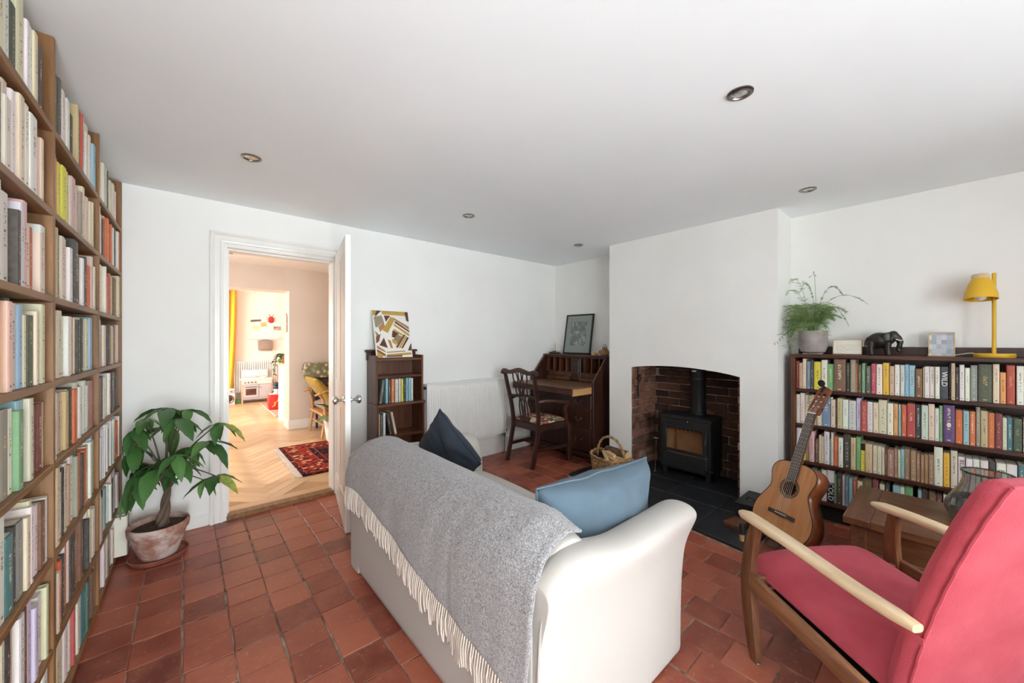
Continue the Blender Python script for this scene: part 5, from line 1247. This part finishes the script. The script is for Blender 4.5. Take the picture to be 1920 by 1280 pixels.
def frond(tip, h, dens, L=.05, name='frond'):
    b = MB(); s0 = Vector((rg.uniform(-.03, .03), rg.uniform(-.03, .03), .14)); tip = Vector(tip)
    m1 = s0 + Vector((tip.x*.15, tip.y*.15, h)); m2 = s0.lerp(tip, .65) + Vector((0, 0, h*.7))
    st = [Vector(p) for p in bez(s0, m1, m2, tip, 18)]
    b.tube(st, .0011, 4)
    for i in range(5, 19):
        if rg.random() > dens: continue
        p = st[i]; t = (st[min(18, i+1)]-st[i-1]).normalized()
        for sd in (-1, 1):
            side = t.cross(Vector((0, 0, 1))); side = side.normalized() if side.length > .01 else Vector((1, 0, 0))
            bl = L*rg.uniform(.5, 1.15)*(1.05-.5*abs(i-11)/9)
            e = p + (side*sd + t*.7 + Vector((0, 0, rg.uniform(-.25, .1)))).normalized()*bl
            if not ok(e): continue
            b.tube([p, e], .0005, 3)
            nn_ = 11
            for q in range(2, nn_):
                c = p.lerp(e, q/nn_); 
                for w in (0, 1, 2):
                    dv = Vector((rg.gauss(0, 1), rg.gauss(0, 1), rg.gauss(0, .5))).normalized()*rg.uniform(.007, .013) + (e-p).normalized()*.006
                    sw = Vector((rg.gauss(0, 1), rg.gauss(0, 1), rg.gauss(0, 1))).normalized()*.0009
                    b.add([c-sw, c+sw, c+dv], [(0, 1, 2)])
    b.build(name, M['fern'], FP)
for i in range(46):
    a = rg.uniform(0, 2*PI); r = rg.uniform(.10, .23)
    tip = Vector((math.cos(a)*r*1.0-.06, math.sin(a)*r*.95+.02, rg.uniform(.14, .36)))
    if not ok(tip): tip.y = min(tip.y, .12); tip.x = min(tip.x, .08)
    frond(tip, rg.uniform(.08, .20), .95, .055)
for tip, h in (((-.25, .18, .08), .12), ((-.27, .13, .15), .12), ((-.22, .20, .20), .2), ((-.24, .10, .06), .1)): frond(tip, h, .95, .06)
for tip, h, d in (((-.12, .10, .54), .30, .5), ((-.10, -.02, .575), .36, .25), ((-.02, -.17, .42), .34, .6), ((.0, -.30, .345), .30, .35), ((.02, -.20, .20), .34, .3), ((-.12, .14, .45), .28, .6), ((-.02, .06, .50), .3, .5)): frond(tip, h, d, .05)
DR_ = thing('framed_sketch', 'small white framed landscape sketch beside the fern pot', 'picture', (3.535, .45, TZ))
DR_.rotation_euler = (0, R(9), 0)
MB().box(-.006, .006, -.078, .078, .001, .105).build('frame', mat('thin_oak', (196, 170, 130), None, 4, .5), DR_, .001)
MB().box(-.0072, -.004, -.074, .074, .005, .101).build('paper', M['bone'], DR_)
rg2 = random.Random(2)
for q in range(4):
    pts = [(-.0078, .06-.012*i*1.0, .03+q*.012+.014*noise.noise(Vector((i*.9, q*3, 1)))) for i in range(11)]
    MB().tube(pts, .0006, 4).build('pencil_line', mat('pencil', (176, 174, 170), None, 4, .8) if q == 0 else bpy.data.materials['pencil'], DR_)
# carved elephant
EL = thing('elephant_figurine', 'black carved wooden elephant on the bookcase top', 'figurine', (3.52, .272, TZ), R(-90))
M['ebonywood'] = mat('carved_ebony', (26, 21, 20), (44, 36, 32), 16, .38, bump=.2, bscale=60)
b = MB()   # local +x is forward (towards the trunk)
b.ball((-.012, 0, .100), .055, 16, sc=(1.1, .82, .98)).ball((-.04, 0, .090), .046, 14, sc=(1, .85, 1)).ball((.022, 0, .108), .042, 14, sc=(1, .8, 1))
for x, y, r in ((-.052, .022, .016), (-.052, -.022, .016), (.022, .022, .0155), (.030, -.022, .0155)):
    b.tube([(x, y, .09), (x-.002, y, .045), (x+.002, y, .012), (x+.003, y, 0.001)], [r*1.3, r, r*.92, r*1.08], 12)
b.ball((.052, 0, .128), .031, 14, sc=(.95, .85, 1.12)).ball((.055, 0, .150), .017, 10, sc=(1, 1.1, .8))
b.tube(catmull([(.068, 0, .125), (.082, 0, .10), (.083, 0, .07), (.075, 0, .045), (.078, 0, .03), (.090, 0, .032)], 4), [.019]*3 + [.017]*4 + [.014]*4 + [.011]*4 + [.0085]*4 + [.007]*2, 12)
b.tube([(-.078, 0, .105), (-.086, 0, .085), (-.084, 0, .05)], [.005, .003, .003], 8)
o = b.build('body', M['ebonywood'], EL, smooth=True, angle=0); m = o.modifiers.new('remesh', 'REMESH'); m.mode = 'VOXEL'; m.voxel_size = .0032; m.use_smooth_shade = True
m = o.modifiers.new('smooth', 'SMOOTH'); m.factor = .5; m.iterations = 4
for s in (-1, 1):
    MB().grid(lambda u, v: (.045-.048*u*(1-.25*abs(2*v-1)), s*(.026+.014*math.sin(u*2.2)), .155-.062*v*(1-.1*u)-.008*u), 6, 6).build('ear', M['ebonywood'], EL, smooth=True, angle=0, thick=.004)
    MB().tube(bez((.062, s*.014, .112), (.078, s*.018, .098), (.092, s*.02, .096), (.102, s*.017, .106), 7), [.0045, .0042, .004, .0036, .003, .0024, .0018, .001], 8).build('tusk', M['bone'], EL, smooth=True)
PH = thing('framed_photo', 'small square photo in a thin brass frame between elephant and lamp', 'picture', (3.54, .010, TZ)); PH.rotation_euler = (0, R(7), 0)
k = NT('blurred_photo'); tc = k.n('TexCoord'); vo = k.n('TexVoronoi', distance='CHEBYCHEV'); vo.inputs['Scale'].default_value = 5; vo.inputs['Randomness'].default_value = 0
k.l(tc.outputs['Generated'], vo.inputs[0]); sp = k.n('SeparateColor'); k.l(vo.outputs['Color'], sp.inputs[0])
M['photo'] = k.out(k.ramp(sp.outputs[1], [(0, lin((150, 156, 168))), (.6, lin((178, 182, 190))), (1, lin((214, 214, 214)))]), .3)
MB().box(-.004, .004, -.055, .055, .001, .005).box(-.004, .004, -.055, .055, .146, .150).box(-.004, .004, -.055, -.051, .005, .146).box(-.004, .004, .051, .055, .005, .146).build('frame', M['brass'], PH)
MB().box(-.0005, .0015, -.0515, .0515, .0045, .1465).build('photo_print', M['photo'], PH)
MB().box(.004, .0055, -.01, .01, .01, .11).build('strut', M['brass'], PH)
LP = thing('desk_lamp', 'mustard yellow desk lamp with a dome shade on the mahogany bookcase', 'lamp', (3.525, -.19, TZ))
M['mustard'] = mat('mustard_enamel', (224, 178, 44), (216, 168, 38), 4, .42)
M['ash'] = wood('pale_ash', (200, 172, 136), (216, 190, 156), (226, 204, 174), 'x', rough=.5)
MB().lathe([(.002, 0), (.076, 0), (.078, .003), (.078, .020), (.075, .023), (.002, .023)], 40).build('base', M['mustard'], LP, smooth=True)
MB().lathe([(.0085, .022), (.0085, .486), (.007, .488), (.001, .488)], 16).build('pole', M['mustard'], LP, smooth=True)
sp_ = [(.0655, .336), (.0645, .362), (.060, .385), (.048, .425), (.0355, .455), (.033, .460)]
sh = T(-.03, .050, .42) @ RY(R(9)) @ T(0, 0, -.42)
MB().lathe(sp_ + [(r-.0025, z) for r, z in sp_[::-1]], 36, sh, cap=False).build('shade', M['mustard'], LP, smooth=True)
MB().lathe([(.033, .456), (.036, .462), (.036, .478), (.032, .484), (.002, .485)], 28, sh).build('cap', M['ash'], LP, smooth=True)
M['opal'] = mat('opal_bulb', (226, 222, 222), None, 4, .25)
MB().ball((-.041, .050, .353), .024, 16).build('bulb', M['opal'], LP, smooth=True)
MB().lathe([(.013, .375), (.013, .458)], 14, sh).build('lampholder', M['bone'], LP, smooth=True)
MB().tube([(-.03, .050, .445), (0, 0, .445)], .006, 8).build('bracket', M['mustard'], LP, smooth=True)
cord = [(.05, -.01, .012), (.075, .03, .012), (.078, .08, .022), (.080, .12, .014), (.080, .17, .005), (.080, .26, .005)]
MB().tube(catmull(cord, 6), .0026, 6).build('cord', M['bone'], LP, smooth=True)

# ------------------------------------------------------------------ recessed ceiling spotlights
M['lens'] = mat('spot_lens', (206, 204, 200), (150, 148, 144), 90, .12, .6)
def spot(x, y, z, lab):
    o = thing('ceiling_spotlight', lab, 'ceiling light', (x, y, z), 0, 'recessed ceiling spotlights')
    MB().lathe([(.046, 0), (.046, -.004), (.041, -.007), (.034, -.006), (.031, -.002), (.031, 0)], 32, cap=False).build('bezel', M['steel'], o, smooth=True)
    MB().lathe([(.031, -.002), (.024, -.0035), (.022, -.001)], 28, cap=False).build('reflector', M['chrome'], o, smooth=True)
    MB().lathe([(.024, -.0008), (.024, -.0022), (.010, -.0035), (.001, -.0038)], 28).build('lens', M['lens'], o, smooth=True)
spot(1.651, .527, CE-.0005, 'steel recessed spotlight nearest overhead, above the armchair')
spot(.264, 2.421, CE-.0005, 'steel recessed spotlight near the tall bookcase and doorway')
spot(1.664, 2.427, CE-.0005, 'steel recessed spotlight in front of the bare back wall')
spot(3.011, 2.433, CE-.0005, 'steel recessed spotlight above the bureau alcove')
spot(3.028, .575, CE-.0005, 'steel recessed spotlight beside the chimney breast above the guitar')
spot(.37, 5.40, HC-.0005, 'recessed spotlight in the hall ceiling seen through the doorway')

# ------------------------------------------------------------------ hall: rug, chairs, plant
k = NT('persian_rug'); tc = k.n('TexCoord'); s3 = k.n('SeparateXYZ'); k.l(tc.outputs['Generated'], s3.inputs[0])
ed = k.math('MINIMUM', k.math('MINIMUM', k.math('MULTIPLY', s3.outputs[0], 1.0), k.math('SUBTRACT', 1, s3.outputs[0])), k.math('MINIMUM', s3.outputs[1], k.math('SUBTRACT', 1, s3.outputs[1])))
vo = k.n('TexVoronoi', distance='MANHATTAN'); vo.inputs['Scale'].default_value = 34; vo.inputs['Randomness'].default_value = .35; k.l(tc.outputs['Object'], vo.inputs[0]); sc3 = k.n('SeparateColor'); k.l(vo.outputs['Color'], sc3.inputs[0])
fld = k.ramp(sc3.outputs[0], [(0, lin((30, 24, 34))), (.35, lin((48, 26, 30))), (.6, lin((110, 32, 30))), (.85, lin((38, 30, 42))), (.95, lin((176, 128, 96)))], 'CONSTANT')
brd = k.ramp(sc3.outputs[1], [(0, lin((128, 38, 32))), (.4, lin((150, 56, 40))), (.62, lin((40, 26, 30))), (.8, lin((206, 160, 116))), (.9, lin((120, 36, 32)))], 'CONSTANT')
bm_ = k.ramp(ed, [(0, (0,0,0,1)), (.035, (1,1,1,1)), (.20, (0,0,0,1))], 'CONSTANT')
c0 = k.mix(bm_, fld, brd)
ln = k.ramp(ed, [(0, (0,0,0,1)), (.03, (1,1,1,1)), (.038, (0,0,0,1)), (.195, (1,1,1,1)), (.205, (0,0,0,1)), (.25, (1,1,1,1)), (.256, (0,0,0,1))], 'CONSTANT')
c0 = k.mix(ln, c0, lin((150, 62, 44)))
k.bump(k.noise(k.coord('Object'), 500, 2), .5, .003); M['persian'] = k.out(c0, .95, 0, .1)
RG = thing('persian_rug', 'dark red patterned wool rug on the herringbone floor of the hall', 'rug', (1.4, 4.43, HZ+.001))
MB().grid(lambda u, v: (-.595+1.2*u, -.6+1.19*v, .007 + .0015*math.sin(u*9)), 12, 12).build('pile', M['persian'], RG, thick=.008, smooth=True)
b = MB(); rg = random.Random(8)
for i in range(130):
    y = -.595 + 1.18*i/129; b.tube([(-.592, y, .006), (-.62, y+rg.uniform(-.006, .006), .005), (-.648+rg.uniform(-.012, .012), y+rg.uniform(-.01, .01), .003)], .0028, 4)
tag(b.build('fringe', M['fringe'], RG), kind='stuff')
M['lightbeech'] = wood('light_elm', (176, 124, 70), (206, 156, 98), (220, 176, 120), 'z', rough=.45)
M['lightbeechx'] = wood('light_elm_x', (176, 124, 70), (206, 156, 98), (220, 176, 120), 'x', rough=.45)
M['mustardcloth'] = cloth('mustard_patterned', (196, 160, 66), (150, 122, 60), 260, .9, .3, 22)
M['greycloth'] = cloth('warm_grey_cloth', (166, 150, 138), (150, 134, 122), 300)
M['slatecloth'] = cloth('brown_grey_upholstery', (96, 80, 74), (84, 70, 64), 300)
EC = thing('easy_chair', 'pale wooden easy chair with a mustard back cushion in the hall', 'chair', (1.55, 5.46, HZ))
for y in (5.16, 5.77):
    wpart(MB().tube([(1.30, y, HZ+.001), (1.345, y, .33)], [.014, .019], 9), 'rear_leg', M['lightbeech'], EC, smooth=True)
    wpart(MB().tube([(1.86, y, HZ+.001), (1.83, y, .36)], [.014, .019], 9), 'front_leg', M['lightbeech'], EC, smooth=True)
    wpart(MB().tube([(1.345, y, .30), (1.32, y, .50), (1.275, y, .63)], [.019, .017, .014], 9), 'back_post', M['lightbeech'], EC, smooth=True)
    wpart(MB().bar([(1.22, y, .585), (1.36, y, .632), (1.55, y, .60), (1.85, y, .57)], .05, .02), 'armrest', M['lightbeechx'], EC, bevel=.006, smooth=True)
    wpart(MB().tube([(1.83, y, .35), (1.80, y, .57)], .015, 8), 'arm_support', M['lightbeech'], EC, smooth=True)
    wpart(MB().tube([(1.335, y, .17), (1.84, y, .18)], .010, 8), 'stretcher', M['lightbeechx'], EC, smooth=True)
wpart(MB().tube([(1.335, 5.16, .19), (1.335, 5.77, .19)], .010, 8), 'stretcher', M['lightbeech'], EC, smooth=True)
wpart(MB().box(1.30, 1.88, 5.15, 5.78, .315, .345), 'seat_frame', M['lightbeechx'], EC, bevel=.006)
wpart(cushion_box(1.36, 1.88, 5.17, 5.76, .345, .47, .015), 'seat_cushion', M['greycloth'], EC, smooth=True, angle=60)
b = cushion_box(-.26, .26, -.22, .22, -.04, .04, .015); b.v = [tuple(T(1.375, 5.46, .60) @ RY(R(54)) @ RZ(R(90)) @ Vector(p)) for p in b.v]
wpart(b, 'back_cushion', M['mustardcloth'], EC, smooth=True, angle=60)
UC = thing('upholstered_chair', 'brown grey upholstered chair behind the easy chair in the hall', 'chair', (1.75, 5.90, HZ))
wpart(MB().box(1.36, 2.05, 5.83, 5.96, .30, .92), 'backrest', M['slatecloth'], UC, bevel=.03, seg=3, smooth=True)
wpart(MB().box(1.98, 2.35, 5.83, 5.97, .30, .50), 'seat', M['slatecloth'], UC, bevel=.03, seg=3, smooth=True)
for x in (1.42, 2.3): wpart(MB().tube([(x, 5.90, HZ+.001), (x, 5.90, .31)], .016, 8), 'leg', M['darkwood'], UC, smooth=True)
k = NT('floral_quilt'); v = k.coord('Object'); vo = k.n('TexVoronoi'); vo.inputs['Scale'].default_value = 17; k.l(v, vo.inputs[0])
M['floral'] = k.out(k.ramp(vo.outputs['Distance'], [(.0, lin((206, 150, 120))), (.22, lin((236, 224, 200))), (.42, lin((150, 148, 112))), (.7, lin((128, 126, 96)))], 'LINEAR'), .9)
QL = thing('floral_quilt', 'folded floral quilt in sage and cream over the upholstered chair', 'blanket', (1.6, 5.88, .88))
def qf(u, v):
    s = -.16 + .44*v; y = 5.80 if s > .07 else (5.99 if s < -.075 else 5.895 - s*1.25); z = .948 - max(0, abs(s-0)-.075)*.95
    return (1.245+.60*u+.02*math.sin(v*6), y + .006*math.sin(u*14), z + .012*noise.noise(Vector((u*5, v*5, 2))))
wpart(MB().grid(qf, 24, 24), 'fabric', M['floral'], QL, smooth=True, angle=0, thick=.02)
PP = thing('rubber_plant', 'broad leaved plant in a white pot beside the open door', 'potted plant', (1.38, 4.93, HZ+.0135))
M['whitepot'] = mat('white_ceramic', (232, 226, 218), None, 4, .35)
MB().lathe([(.07, 0), (.085, .02), (.105, .17), (.11, .26), (.104, .26), (.10, .2), (.02, .2)], 28).build('pot', M['whitepot'], PP, smooth=True)
MB().lathe([(.102, .22), (.06, .232), (.01, .235)], 20).build('soil', M['soil'], PP, smooth=True)
MB().tube([(0, 0, .22), (.01, 0, .45), (0, .01, .62)], [.010, .008, .005], 7).build('stem', M['bark'], PP, smooth=True)
for i, (z, a, L, t) in enumerate(((.30, 200, .22, -.1), (.36, 150, .24, -.7), (.42, 60, .22, -.3), (.46, 240, .22, -.9), (.52, 320, .2, -.5), (.58, 110, .18, -1.1))):
    o = mobj('leaf', LM, None, PP); o.scale = (L, L*1.2, L); o.location = (0, 0, z); o.rotation_euler = (0, t, R(a))

# ------------------------------------------------------------------ far room
CR = thing('curtain', 'long mustard yellow curtain hanging at the far wall', 'curtain', (.5, 9.36, HZ))
M['yellowcloth'] = cloth('yellow_curtain', (228, 190, 72), (214, 172, 56), 200, .85, .2, 3)
def cf(u, v):
    g = 1 - .18*v*v; x = .30 + (.78-.30)*u*g
    return (x, 9.33 + .035*math.sin(u*26 + v*1.2) + .01*math.sin(u*60), 2.29 - 2.24*v)
wpart(MB().grid(cf, 70, 12), 'cloth', M['yellowcloth'], CR, smooth=True, angle=0, thick=.004)
wpart(MB().tube([(.2, 9.37, 2.305), (1.1, 9.37, 2.305)], .010, 8), 'curtain_rod', M['whitepot'], CR, smooth=True)
wpart(MB().box(1.07, 1.09, 9.37, 9.499, 2.295, 2.315), 'rod_bracket', M['whitepot'], CR)
FR2 = thing('far_radiator', 'white ribbed radiator on the far wall behind the toy kitchen', 'radiator', (1.1, 9.44, .2))
b = MB()
for i in range(20):
    x = .735 + i*.038; wpart(MB().box(x, x+.026, 9.40, 9.46, .22, .86), 'rib', M['radiator'], FR2, bevel=.006)
wpart(MB().box(.73, 1.49, 9.41, 9.45, .84, .855).box(.73, 1.49, 9.41, 9.45, .235, .255).box(.9, .92, 9.45, 9.499, .4, .6).box(1.3, 1.32, 9.45, 9.499, .4, .6).box(.75, .77, 9.42, 9.44, .031, .24).box(1.45, 1.47, 9.42, 9.44, .031, .24), 'header_pipe', M['radiator'], FR2)
TK = thing('toy_kitchen', 'white and grey toy kitchen with oven and hob in the far room', 'toy', (1.09, 9.26, HZ))
M['toygrey'] = mat('toy_grey', (196, 196, 200), None, 4, .5); M['toywhite'] = mat('toy_white', (236, 232, 228), None, 4, .45); M['toydark'] = mat('toy_dark_window', (110, 62, 48), (70, 44, 38), 8, .3)
kx0, kx1, kyf, kyb = .83, 1.365, 9.13, 9.385
wpart(MB().box(kx0, kx1, kyf-.005, kyb, .485, .515), 'worktop', M['toywhite'], TK, bevel=.003)
wpart(MB().box(kx0+.01, kx1-.01, kyf+.012, kyb, .10, .485), 'body', M['toygrey'], TK, bevel=.002)
for x in (kx0+.006, kx1-.03):
    for y in (kyf+.005, kyb-.03): wpart(MB().box(x, x+.024, y, y+.024, HZ+.001, .485), 'leg', M['ash'], TK)
wpart(MB().box(kx0+.02, kx1-.05, kyb-.03, kyb-.012, .515, .69), 'splashback', M['toygrey'], TK, bevel=.002)
wpart(MB().box(kx0+.035, kx1-.065, kyb-.034, kyb-.029, .56, .675), 'splashback_panel', M['toywhite'], TK)
dr = wpart(MB().box(kx0+.035, kx0+.29, kyf-.002, kyf+.012, .14, .395), 'oven_door', M['toygrey'], TK, bevel=.003)
wpart(MB().box(kx0+.075, kx0+.25, kyf-.004, kyf-.001, .19, .315), 'oven_window', M['toydark'], dr)
wpart(MB().tube([(kx0+.06, kyf-.02, .355), (kx0+.265, kyf-.02, .355)], .006, 8), 'handle', M['steel'], dr, smooth=True)
d2 = wpart(MB().box(kx0+.305, kx1-.03, kyf-.002, kyf+.012, .14, .395).box(kx0+.33, kx1-.055, kyf-.004, kyf-.001, .17, .365), 'cupboard_door', M['toygrey'], TK, bevel=.003)
wpart(MB().ball((kx0+.32, kyf-.01, .34), .008, 8), 'knob', M['steel'], d2)
wpart(MB().box(kx0+.02, kx1-.02, kyf-.001, kyf+.012, .405, .483), 'control_panel', M['toywhite'], TK, bevel=.002)
for i in range(4): wpart(MB().lathe([(.016, 0), (.016, .014), (.012, .018)], 14, T(kx0+.06+i*.058, kyf-.001, .445) @ RX(R(90))), 'dial', M['steel'], TK, smooth=True)
TPAN = thing('toy_pan', 'little pale toy pan on the toy kitchen worktop', 'toy', (1.22, 9.25, .516))
MB().lathe([(.06, 0), (.065, .03), (.06, .03), (.056, .006), (.002, .006)], 20).build('pan', M['whitepot'], TPAN, smooth=True)
MB().tube([(-.06, 0, .022), (-.14, .0, .03)], .006, 6).build('handle', M['ash'], TPAN, smooth=True)
WM = thing('toy_washing_machine', 'white toy washing machine beside the yellow curtain', 'toy', (.60, 9.25, HZ))
wpart(MB().box(.46, .73, 9.11, 9.25, HZ+.001, .335), 'body', M['toywhite'], WM, bevel=.006)
wpart(MB().box(.47, .72, 9.104, 9.112, .255, .325), 'control_panel', M['toygrey'], WM, bevel=.002)
for x in (.58, .67): wpart(MB().lathe([(.016, 0), (.014, .014)], 12, T(x, 9.104, .29) @ RX(R(90))), 'dial', M['steel'], WM, smooth=True)
d3 = wpart(MB().lathe([(.085, 0), (.085, .012), (.07, .018), (.06, .012)], 28, T(.63, 9.111, .145) @ RX(R(90)), cap=False), 'door_ring', M['steel'], WM, smooth=True)
wpart(MB().lathe([(.065, 0), (.055, .012), (.01, .018)], 24, T(.63, 9.111, .145) @ RX(R(90))), 'door_window', M['toydark'], d3, smooth=True)
o = thing('toy_crate', 'small green plastic crate beside the toy washing machine', 'box', (.785, 9.22, HZ+.001))
gm = mat('green_plastic', (88, 138, 76), None, 4, .5)
MB().box(-.045, .04, -.05, .05, 0, .07).build('crate', gm, o, .004); MB().box(-.048, .043, -.053, .053, .07, .08).build('rim', gm, o, .002)
PR = thing('pink_rug', 'pale pink rug under the red bag in the far room', 'rug', (1.9, 8.0, HZ+.001))
MB().grid(lambda u, v: (-.78+1.3*u, -.8+1.7*v, .005), 6, 6).build('pile', cloth('pink_wool', (226, 160, 140), (206, 120, 108), 200, .9, .3, 9), PR, thick=.008)
MB().tube([(-.78, -.8, .006), (-.78, .9, .006)], .006, 5).build('binding', M['fringe'], PR)
RBG = thing('red_storage_bag', 'red printed storage bag on the pink rug', 'bag', (1.24, 7.98, HZ+.011))
rm = mat('red_print', (196, 44, 40), (206, 62, 50), 6, .5); ym = mat('yellow_print', (232, 192, 84), None, 4, .5)
MB().loft([[(-.12*s, -.09*s, z), (.12*s, -.09*s, z), (.12*s, .09*s, z), (-.12*s, .09*s, z)] for z, s in ((0, .96), (.10, 1.03), (.22, 1.0), (.27, .93))]).build('bag', rm, RBG, .012, 2, smooth=True)
for pts in ([(-.03, .06), (-.015, .13), (.02, .16), (.03, .21)], [(-.07, .05), (-.03, .09), (-.035, .14)]):
    MB().tube([(x, -.0955, z) for x, z in pts], .008, 6).build('printed_motif', ym, RBG, smooth=True)
MB().box(-.10, .10, -.075, .075, .268, .276).build('lid', M['toywhite'], RBG, .003)
TO = thing('toy_robot', 'dark blue and white stacked toy on the red storage bag', 'toy', (1.25, 7.99, .32))
nm_ = mat('toy_navy', (44, 70, 92), (34, 52, 72), 9, .5)
MB().lathe([(.03, 0), (.05, .01), (.052, .06), (.03, .08)], 16).build('body', M['toywhite'], TO, smooth=True)
MB().ball((0, 0, .12), .05, 14, sc=(1.1, 1, .9)).build('head', nm_, TO, smooth=True)
MB().lathe([(.054, .165), (.05, .19), (.03, .205), (.002, .208)], 16).lathe([(.07, .160), (.07, .166)], 16).build('hat', nm_, TO, smooth=True)
for s in (-1, 1): MB().tube([(s*.045, -.02, .05), (s*.075, -.03, .02)], .012, 8).build('arm', nm_, TO, smooth=True)
# counter with trailing plant
CO = thing('kitchen_counter', 'white counter end with a pale wooden worktop beyond the hall wall', 'counter', (1.5, 6.7, HZ))
wpart(MB().box(1.125, 2.0, 6.362, 7.02, HZ+.001, .895), 'cabinet', M['gloss'], CO, bevel=.003)
wpart(MB().box(1.112, 2.02, 6.362, 7.04, .896, .928), 'worktop', M['ash'], CO, bevel=.003)
wpart(MB().box(1.119, 1.126, 6.42, 6.96, .12, .86), 'end_panel', M['gloss'], CO, bevel=.002)
IV = thing('trailing_ivy', 'trailing green plant in a pale pot on the counter end', 'potted plant', (1.20, 6.92, .929))
MB().lathe([(.05, 0), (.06, .01), (.07, .11), (.066, .11), (.06, .09), (.01, .09)], 20).build('pot', M['palewood'], IV, smooth=True)
rg = random.Random(4)
for q in range(9):
    a = rg.uniform(2.2, 5.2); L = rg.choice((.12, .2, .3)); e = Vector((math.cos(a)*.12-.03, math.sin(a)*.14, .12-L*1.0))
    if e.x > -.09: e.x = -.10
    pts = [Vector(p) for p in bez((0, 0, .1), (e.x*.6, e.y*.6, .2), (e.x*.95, e.y, .12), (e.x, e.y, e.z), 10)]
    MB().tube(pts, .002, 4).build('vine', M['stem'], IV)
    for p in pts[2:]:
        o = mobj('leaf', LM, None, IV); s = rg.uniform(.035, .055); o.scale = (s, s*1.8, s); o.location = p; o.rotation_euler = (0, rg.uniform(-.3, .9), rg.uniform(0, 6.3))
# arched wall board on the opening's side
AB = thing('arched_wall_board', 'arched wooden wall clock board on the side of the wide opening', 'wall board', (1.093, 6.21, 1.40))
ar = [(-.075, 0), (.075, 0)] + [(.075*math.cos(a), .19+.08*math.sin(a)) for a in [PI*j/12 for j in range(13)]]
MB().prism(ar, -.010, -.001, 'x').build('board', M['palewood'], AB)
MB().prism([(y*.82, .012+z*.92) for y, z in ar], -.0115, -.010, 'x').build('face', M['toywhite'], AB)
for y, z, l in ((-.02, .16, .05), (.01, .10, .04), (-.03, .06, .03), (.03, .04, .03)): MB().cbox((-.0125, y, z), (.002, .012, l)).build('black_mark', M['black'], AB)
# pinned pictures, ledge and bag on the far wall
def card(name, lab, x0, x1, z0, z1, m, rot=0, extra=None):
    o = thing(name, lab, 'picture', ((x0+x1)/2, 9.499, (z0+z1)/2)); o.rotation_euler = (0, rot, 0)
    w, h = (x1-x0)/2, (z1-z0)/2
    MB().box(-w, w, -.004, -.001, -h, h).build('card', M['toywhite'], o)
    MB().box(-w*.9, w*.9, -.0055, -.004, -h*.85, h*(.85 if extra is None else extra)).build('print', m, o)
card('photo_card', 'photo card with a dark lower band pinned on the far wall', 1.01, 1.215, 1.675, 1.775, mat('print_brown', (132, 120, 100), (96, 88, 74), 10, .6), R(-6), .0)
card('photo_card', 'brown landscape photo card pinned lowest to the side of the others', 1.425, 1.58, 1.50, 1.60, mat('print_landscape', (120, 98, 82), (206, 196, 184), 16, .6))
card('yellow_drawing', 'pale yellow drawing pinned above the white ledge', 1.06, 1.175, 1.48, 1.60, mat('print_yellow', (240, 214, 140), (236, 226, 200), 9, .6))
card('yellow_drawing', 'small gold drawing pinned beside the red paper beetle', 1.20, 1.31, 1.575, 1.68, mat('print_gold', (228, 196, 130), (214, 170, 110), 9, .6), R(-8))
card('white_card', 'plain white card pinned under the red paper beetle', 1.325, 1.42, 1.555, 1.66, M['toywhite'])
BE = thing('paper_beetle', 'red paper beetle cut-out pinned on the far wall', 'decoration', (1.39, 9.4985, 1.73))
rp_ = mat('red_paper', (206, 66, 54), (176, 46, 44), 12, .7)
MB().lathe([(.066, 0), (.05, .012), (.002, .016)], 16, RX(R(90)) @ Matrix.Diagonal((.85, 1.15, 1, 1))).build('body', rp_, BE)
for s in (-1, 1):
    for j in range(3): MB().tube([(s*.045, -.005, .04-.04*j), (s*.085, -.005, .055-.045*j)], .005, 5).build('leg', rp_, BE)
    MB().tube([(s*.02, -.005, .07), (s*.045, -.005, .12)], .004, 5).build('feeler', M['dark'], BE)
LG = thing('picture_ledge', 'narrow white ledge on the far wall above the grey bag', 'shelf', (1.26, 9.45, 1.33))
MB().box(-.28, .28, -.045, .049, -.012, .0).build('board', M['toywhite'], LG); MB().box(-.28, .28, .035, .049, 0, .05).build('back', M['toywhite'], LG)
GB = thing('grey_pouch', 'grey fabric wall pouch hanging under the white ledge', 'bag', (1.28, 9.46, 1.07))
MB().loft([[(-.12, -.012, 0), (.12, -.012, 0), (.12, .012, 0), (-.12, .012, 0)], [(-.13, -.035, .05), (.13, -.035, .05), (.13, .03, .05), (-.13, .03, .05)], [(-.132, -.02, .215), (.132, -.02, .215), (.132, .03, .215), (-.132, .03, .215)]]).build('pouch', M['greycloth'], GB, .01, 2, smooth=True)
MB().tube([(-.10, .01, .21), (0, .036, .145+.09), (.10, .01, .21)], .004, 6).build('strap', M['greycloth'], GB)
